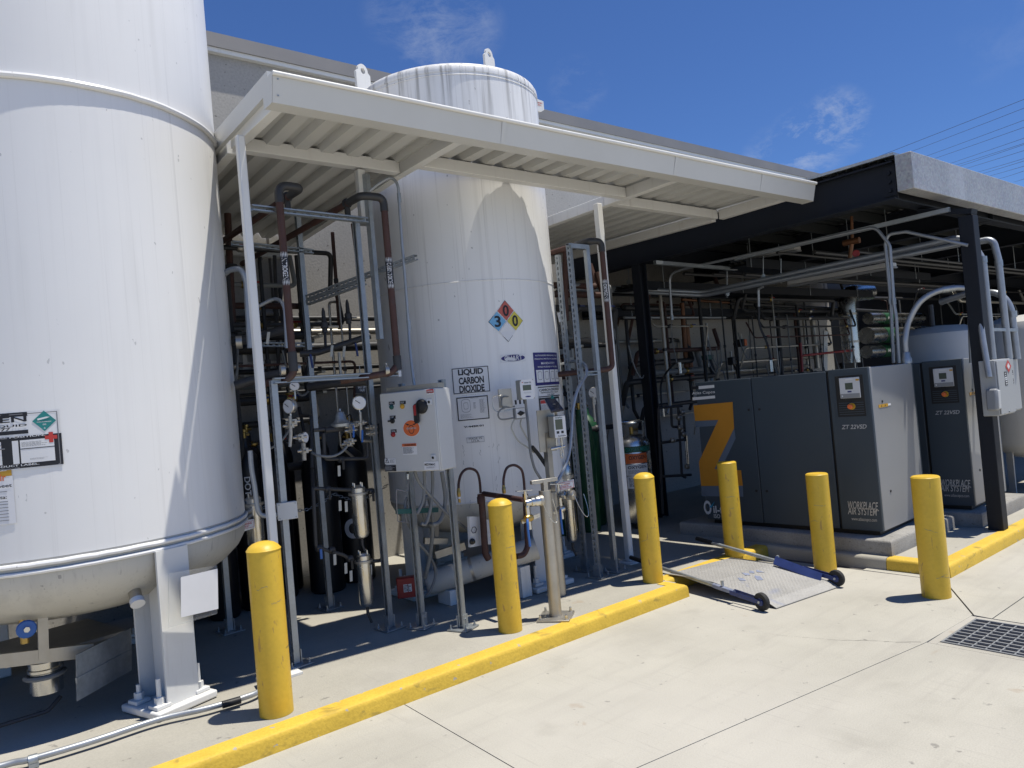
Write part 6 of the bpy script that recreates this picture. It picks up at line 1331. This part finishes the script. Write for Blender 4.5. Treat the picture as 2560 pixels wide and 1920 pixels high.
q=AX(zI(2040,330),7.76); MB().obox(q,(1,-.2,0),(.2,1,0),(.08,0,1),.03,.05,.10).build('elbow_fitting','grey_plastic',ar,bevel=.018); MB().obox(q+V(0,-.052,-.0),(1,-.2,0),(.2,1,0),(.08,0,1),.02,.006,.085).build('fitting_lid','cabinet_grey',ar,bevel=.008)
MB().bar(AX(zO(530,330),X2-.1),AX(zO(790,335),X2+.35),.03,.03).build('support_strut','galv',ar,smooth=False)
# disconnect switches on the dark post
def disconnect(q,w,dp_,h,label):
    t=thing('disconnect_switch',label,'switch',tuple(q),'disconnect switches at the dark post'); x,y,z=q
    B((x,y,z),(x+w,y+dp_,z+h),'case','switch_grey',t,bevel=.008); B((x+.008,y-.012,z+.012),(x+w-.008,y-.001,z+h-.012),'door','switch_grey',t,bevel=.004)
    FQ=Flat((x,y-.012,z),(1,0,0),(0,0,1)); 
    for v_ in (.52,.68): patch(FQ,w*.42,h*v_,w*.58,h*(v_+.09),.002,'printed_label','ink',t); 
    lines(FQ,w*.44,h*.53,w*.56,h*.76,6,.0035,'sign_white',t,.4,41); MB().cyl(FQ(w*.5,h*.05,0),FQ(w*.5,h*.05,.01),.008,8).build('hasp','galv',t)
    return t
q=AY(zO(693,830),2.55); qt=AY(zO(693,503),2.55); qr=AY(zO(782,830),2.55)
d1_=disconnect(V(q.x,q.y,q.z),qr.x-q.x,.14,qt.z-q.z,'grey disconnect switch mounted on the dark post')
FQ=Flat((q.x+ (qr.x-q.x)*.72,q.y-.013,q.z+(qt.z-q.z)*.86),(1,0,.0),(0,0,1)); poly(FQ,[(0,-.06),(.075,0.0),(0,.06),(-.0,.06),(-.075,0)],.003,'red_tag','red_ink',d1_); poly(FQ,[(0,-.03),(.035,0),(0,.03),(-.035,0)],.0042,'tag_field','sign_white',d1_)
q_=AY(zO(800,825),2.50); disconnect(V(q_.x+.06,2.62,q.z+.0),.42,.14,qt.z-q.z,'second grey disconnect switch cut by the right picture edge')
# long strip channels and hangers under the roof
stp=thing('roof_channels','galvanised strut channels hung under the shed roof','channel',(8.2,4.2,3.2))
for a,b,X_ in (((620,635),(1800,362),X1+.02),): strut(AX(zH(*a),X_),AX(zH(*b),X_),(0,0,-1),'channel',stp,slots=False)
strut(AY(zH(170,655),5.6),AY(zH(620,692),5.6),(0,0,-1),'channel',stp,slots=False)
for x,y0_,y1_ in ((770,620,760),(868,635,770),(570,700,850),(25,690,790)):
    MB().cyl(AX(zH(x,y0_),X2),AX(zH(x,y1_),X2),.005,6).build('hanger_rod','galv',stp); MB().lathe([(.04,-.01),(.04,.01)],AX(zH(x,y1_-25),X2),10,(0,1,0)).build('pipe_hanger','galv',stp)
# light fittings (unlit) under the roof
for i,(a,b) in enumerate((((920,770),(1490,665)),((600,640),(960,575)))):
    t=thing('strip_light',('unlit strip light' if i==0 else 'small unlit strip light')+' hung under the shed roof','light'); p,q=AX(zH(*a),8.7 if i==0 else 8.9),AX(zH(*b),8.7 if i==0 else 8.9); t.location=p; ORG[t]=p
    MB().bar(p,q,.16,.05).build('housing','vessel_white',t,bevel=.008); MB().bar(p+V(0,.02,-.035),q+V(0,-.02,-.035),.12,.02).build('lens','grey_plastic',t,bevel=.008)
# black trays and thin pipes added to darken the back of the shed
gt='added black trays darkening the shed roof space'
for i,(y0_,y1_,z,lb_) in enumerate(((6.35,6.85,2.98,'added black tray darkening the shed roof, second from the wall'),(5.35,5.75,3.12,'added black tray darkening the shed roof, nearest the front'),(6.95,7.3,2.72,'lowest added black tray darkening the shed, against the wall'))):
    t=thing('shade_tray',lb_,'added tray',(7.4,(y0_+y1_)/2,z),gt); xa=7.30 if i!=1 else 8.3; xb=13.8
    B((xa,y0_,z),(xb,y1_,z+.012),'floor','steel_navy',t,smooth=False)
    for y in (y0_-.006,y1_+.0005): B((xa,y,z-.02),(xb,y+.005,z+.10),'side_rail','steel_navy',t,smooth=False)
    for k in range(4): MB().tube([(xa,y0_+(y1_-y0_)*(k+.6)/4.4,z+.04+.01*(k%2)),(xb,y0_+(y1_-y0_)*(k+.6)/4.4,z+.045)],.022,8).build('cable','rubber',t)
    for x in (7.9,9.7,11.6,13.2): MB().cyl((max(x,xa+.1),y0_-.012,z-.02),(max(x,xa+.1),y0_-.012,3.56),.006,6).build('hanger_rod','galv',t)
for i in range(6):
    y=4.0+i*.47; z=3.02+.09*(i%3)
    t=thing('roof_pipe',('first','second','third','fourth','fifth','sixth')[i]+' added dark thin pipe from the front, running lengthwise under the shed roof','pipe',(8.4,y,z),'added dark thin pipes under the shed roof')
    MB().cyl((8.35,y,z),(16,y,z),.018+.008*(i%2),8).build('pipe','dark_pipe',t)
    for x in (9.2,11.3,13.5): MB().cyl((x,y,z),(x,y,3.57),.005,6).build('hanger_rod','galv',t)
# orange-brown sprinkler valve
sv=thing('sprinkler_valve','rusty orange sprinkler valve hanging from the shed roof','valve',tuple(AX(zH(1255,560),8.3)))
q=AX(zH(1258,540),8.3); MB().tube([AX(zH(1258,400),8.3),AX(zH(1262,520),8.3)],.016,10).tube([q+V(0,0,-.02),AX(zH(1248,640),8.3)],.022,10).build('drop','copper',sv); MB().cyl(q+V(0,.09,0),q+V(0,-.09,0),.035,12).build('tee','copper',sv); q=AX(zH(1283,605),8.2); MB().lathe([(.035,-.006),(.04,0),(.035,.006)],q,12,(-1,-.3,0)).build('handwheel','red_paint',sv); MB().cyl(q,q+V(.12,.04,0),.01,8).build('stem','brass',sv)
# dim pipes crossing the back of the shed
gp_='dim pipes at the back of the shed'
for i,(p,q,r,mt,lb_) in enumerate(((zH(0,905),zH(300,915),.04,'dark_pipe','dark lagged pipe left of the brown riser at shed back'),(zH(0,960),zH(560,960),.018,'conduit','thin pale conduit low across the shed back'),(zH(320,860),zH(1060,910),.02,'copper','brown copper pipe across the back of the shed'),(zH(580,880),zH(1500,930),.03,'dark_pipe','long dim pipe across the middle of the shed back'),(zH(1150,850),zH(1980,860),.03,'dark_pipe','dim pipe above the silver ducts'))):
    run('back_pipe',lb_,[AY(p,6.9),AY(q,6.9)],r,mt,'pipe',group=gp_)
for i,(x,y0_,y1_,r,mt,lb_) in enumerate(((320,880,1300,.035,'copper','thick brown riser near the shed column'),(345,1000,1310,.04,'copper','stout copper riser with joint behind the compressor'),(610,970,1300,.02,'black','black riser behind the compressor, left of the long drop'),(845,930,1280,.035,'dark_pipe','dark riser in the middle behind the compressor'),(455,990,1310,.018,'conduit','thin pale riser with grey actuator'),(1040,960,1240,.05,'stainless_dull','thick dull steel riser left of the pale gap strip'))):
    run('riser_pipe',lb_,[AY(zH(x,y0_),6.95),AY(zH(x+30,y1_),6.95)],r,mt,'pipe',group='risers on the wall behind the compressor')
for i,(x,y,lb_) in enumerate(((462,1180,'grey actuator box on a thin riser'),(595,1200,'small gauge cluster on the wall behind the compressor'),(650,1100,'orange-tagged valve on a riser'))):
    q=AY(zH(x,y),6.9); t=thing('wall_valve',lb_,'valve',tuple(q)); MB().obox(q,(1,0,0),(0,1,0),(0,0,1),.09 if i==0 else .04,.05,.035 if i==0 else .06).build('body',('green_dark','dark_pipe','dark_pipe')[i],t,bevel=.008); MB().cyl(q+V(0,0,-.15),q+V(0,0,.15),.016,8).build('pipe','stainless_dull',t)
    if i==2: MB().box((q.x+.0,q.y-.06,q.z-.05),(q.x+.06,q.y-.05,q.z+.05)).build('tag','orange_ink',t,smooth=False)
for i,pts_ in enumerate(([(265,970),(265,1060),(290,1200),(310,1260)],[(745,880),(750,1000),(790,1100),(810,1190),(815,1250)],[(280,1210),(230,1270),(205,1330),(205,1400),(215,1500)])):
    t=thing('hanging_hose',('thin cable hanging from the left conduit drop','flexible hose hanging in the middle behind the compressor','dark hose hanging beside the dewar')[i],'hose',tuple(AX(zH(*pts_[-1]),X1 if i!=1 else 8.2)))
    MB().tube(spline([AX(zH(*p),X1 if i!=1 else 8.2) for p in pts_],5),.006 if i==0 else .014,8).build('hose','dark_pipe' if i else 'hose_grey',t)
    q=AX(zH(*pts_[-1]),X1 if i!=1 else 8.2); MB().cyl(q+V(0,0,.12),q+V(0,0,-.02),.022,10).build('fitting','stainless',t)
run('drop_conduit','short conduit drop in the middle of the shed',[AX(zH(770,790),8.2),AX(zH(742,800),8.2),AX(zH(745,900),8.2)],.016,br=.04)
# pipe frame with valves beside the compressor
vf=thing('valve_station','dark pipe station with small valves left of the nearer compressor','valve',tuple(AZ(zI(300,1000),SL)))
Yv=5.75
def pv(*pts,r=.016,mt='dark_pipe'): MB().tube(arcpath([AY(zI(*p),Yv) for p in pts],.03),r,10).build('pipe',mt,vf)
pv((195,560),(190,375),(320,365)); pv((200,570),(330,550)); pv((195,560),(215,960)); pv((300,370),(320,750),(340,760)); pv((210,755),(370,745)); pv((260,370),(265,480),(330,480)); pv((330,420),(340,560)); pv((340,530),(352,700),r=.018,mt='stainless')
for x,y in ((305,430),(325,400),(310,485),(330,520),(270,555),(350,700)):
    q=AY(zI(x,y),Yv-.02); MB().lathe([(.02,-.03),(.032,-.012),(.032,.012),(.02,.03)],q,12,(1,-.3,0)).build('valve','stainless_dull',vf)
# pressure vessels and silver ducts at the back right
gv='white air receivers behind the compressors'
def receiver(c,r,z0,z1,label):
    t=thing('air_receiver',label,'vessel',(c[0],c[1],SL),gv)
    MB().lathe([(.1,z0),(r*.6,z0+.05),(r*.9,z0+.14),(r,z0+.24),(r,z1-.2),(r*.92,z1-.1),(r*.6,z1-.02),(.05,z1)],(c[0],c[1],0),40).build('shell','vessel_white',t)
    for k in range(3): a=k*2.09+.5; MB().bar((c[0]+r*.85*math.cos(a),c[1]+r*.85*math.sin(a),SL),(c[0]+r*.85*math.cos(a),c[1]+r*.85*math.sin(a),z0+.3),.1,.012,(math.cos(a),math.sin(a),0)).build('leg','vessel_white',t,smooth=False)
    MB().cyl((c[0]-r*.3,c[1],z1-.02),(c[0]-r*.3,c[1],z1+.25),.03,10).build('outlet','dark_pipe',t); MB().lathe([(.06,r-.005),(.06,r+.03)],(c[0],c[1],z0+.9),14,(-.8,-.6,0)).build('port','vessel_white',t); return t
q=AX(zO(310,310),9.6); receiver((q.x+.1,q.y),.48,.35,q.z,'white air receiver showing above the gap between the compressors')
q=AX(zO(850,235),10.2); receiver((q.x+.3,q.y-.0),.62,.45,q.z,'larger white air receiver at the right picture edge')
for i,(a,b,r,lb_) in enumerate((((1340,1060),(1520,1065),.16,'silver lagged duct with green marker band, middle one'),((1350,965),(1500,970),.11,'silver lagged duct with green marker band, top one'),((1340,1150),(1520,1155),.12,'silver lagged duct with green marker band, lowest one'))):
    t=thing('lagged_duct',lb_,'duct',tuple(AY(zH(*a),6.75)),'silver lagged ducts at the shed back'); p,q=AY(zH(*a),6.75),AY(zH(*b),6.75); q=V(q.x+1.2,q.y,p.z); p=V(p.x,p.y,p.z)
    MB().cyl(p,q,r,20).build('lagging','stainless',t); c=p+(q-p)*.22; MB().cyl(c,c+V(.38,0,0),r+.004,20).build('marker_band','green_paint',t); FG=Flat(c+V(.05,-r-.006,-.03),(1,0,0),(0,0,1)); text(FG,'AIR',0,0,.2,.06,.001,'sign_white',t,.01)
vd=thing('vertical_duct','upright silver lagged duct with elbow behind the nearer compressor','duct',tuple(AY(zH(1270,1210),6.6))); p,q=AY(zH(1262,1210),6.6),AY(zH(1262,830),6.6)
MB().tube(arcpath([p,V(p.x,p.y,q.z),V(p.x+.9,p.y,q.z+.05)],.25),.15,20).build('lagging','stainless',vd)
for s_ in (.3,.7): MB().lathe([(.156,-.02),(.156,.02)],p.lerp(V(p.x,p.y,q.z),s_),20).build('seam_band','stainless_dull',vd)
run('red_pipe','thin red pipe across the shed behind the nearer compressor',[AY(zH(985,1170),6.5),AY(zH(1270,1140),6.5)],.02,'red_paint','pipe'); run('red_riser','short red riser pipe left of the thin red pipe',[AY(zH(975,1100),6.5),AY(zH(985,1260),6.5)],.022,'red_paint','pipe')
st=thing('gap_light_strip','tall pale strip painted in for the bright gap behind the nearer compressor','panel',tuple(AY(zH(1112,1240),6.7))); p,q=AY(zH(1112,1300),6.7),AY(zH(1114,1035),6.7); MB().bar(p,q,.12,.02,(0,1,0)).build('strip','white_sheet',st,smooth=False)  # pale strip stands in for daylight showing through a gap

# ================================================================== PIPE CLUTTER IN THE THREE BAYS
def manifold(x0,x1,y0_,y1_,z0,z1,nv,nh,seed,label,pal=('dark_pipe','dark_pipe','black','brown_pipe','stainless_dull','hose_grey')):
    R=random.Random(seed); t=thing('gas_manifold',label,'manifold',((x0+x1)/2,(y0_+y1_)/2,z0),'pipe manifolds on the building wall')
    for k in range(nh):
        z=z0+(z1-z0)*(k+R.uniform(.2,.8))/nh; y=R.uniform(y0_,y1_); a=R.uniform(x0,x0+(x1-x0)*.25); b=R.uniform(x0+(x1-x0)*.7,x1); r=R.choice((.012,.016,.022,.03,.04))
        MB().tube(arcpath([(a,y+.12,z+R.choice((-.3,.25))),(a,y,z),(b,y,z),(b,y+.08,z+R.choice((-.35,.3,.3)))],.05,4),r,10).build('pipe',R.choice(pal),t)
        for j in range(R.randint(1,3)):
            q=V(R.uniform(a+.1,b-.1),y,z); MB().lathe([(r+.004,-.03),(r+.014,-.015),(r+.014,.015),(r+.004,.03)],q,10,(1,0,0)).build('valve_body',R.choice(('dark_pipe','stainless_dull','brass')),t); MB().obox(q+V(.02,-.02-r,.02),(1,.2,0),(0,1,0),(.3,0,1),.05,.006,.008).build('valve_handle',R.choice(('blue_paint','black','red_paint')),t,bevel=.002)
    for k in range(nv):
        x=x0+(x1-x0)*(k+R.uniform(.1,.9))/nv; y=R.uniform(y0_,y1_); a=R.uniform(z0,z0+.4); b=R.uniform(z1-.5,z1); r=R.choice((.01,.013,.018,.025))
        MB().tube(arcpath([(x+R.uniform(-.15,.15),y,a),(x,y,a+.12),(x,y,b),(x+R.uniform(-.2,.2),y+.1,b+.02)],.05,4),r,8).build('pipe',R.choice(pal),t)
        if R.random()<.6: MB().lathe([(r+.008,-.02),(r+.008,.02)],(x,y,(a+b)/2),10).build('coupling','dark_pipe',t)
    for k in range(nv//2):
        x=R.uniform(x0,x1); y=y0_-.02; z=R.uniform(z0+.3,z0+1.0); pts=[(x,y,z+.25),(x+.03,y-.03,z),(x+.12,y-.05,z-.16),(x+.24,y-.02,z-.05),(x+.28,y,z+.2)]
        MB().tube(spline(pts,4),.009,8).build('pigtail_hose','hose_grey',t)
    return t
manifold(1.75,3.35,6.35,7.2,1.2,3.25,9,11,3,'dense dark pipe manifold on the wall behind the left-hand rack')
manifold(5.15,6.95,6.2,7.2,1.0,3.2,8,10,5,'dense dark pipe manifold between the carbon dioxide tank and the shed')
manifold(7.5,9.7,6.5,7.25,1.2,3.1,9,12,8,'dense dark pipe manifold on the wall behind the nearer compressor')
manifold(9.9,13.6,6.4,7.25,1.2,3.1,12,13,11,'dense dark pipe manifold deep at the back of the shed')
manifold(15,20.5,5.2,7.2,1.2,3.2,10,12,14,'dim pipe manifold seen past the far compressor')
# ================================================================== OVERHEAD POWER LINES
cabs=[((2120,420),(2560,247)),((2281,377),(2560,269)),((2320,388),(2560,299)),((2341,394),(2560,317)),((2381,406),(2560,344)),((2394,411),(2560,357)),((2405,413),(2560,360)),((2420,419),(2560,375)),((2450,428),(2560,395)),((2465,431),(2560,401)),((2482,437),(2560,414)),((2510,443),(2560,426)),((2540,453),(2560,446))]
for i,(a,b) in enumerate(cabs):
    p,q=AY(a,26),AY(b,14); d=q-p; p,q=p-d*.6,q+d*.8
    m=[]; 
    for k in range(13): s_=k/12; m.append(p.lerp(q,s_)+V(0,0,-.12*4*s_*(1-s_)*.3))
    ords=('topmost','second','third','fourth','fifth','sixth','seventh','eighth','ninth','tenth','eleventh','twelfth','lowest')
    t=tag(MB().tube(m,.012,6).build('power_line','cable',None,org=p),f'{ords[i]} of the thin dark power lines crossing the sky','power line','overhead power lines')
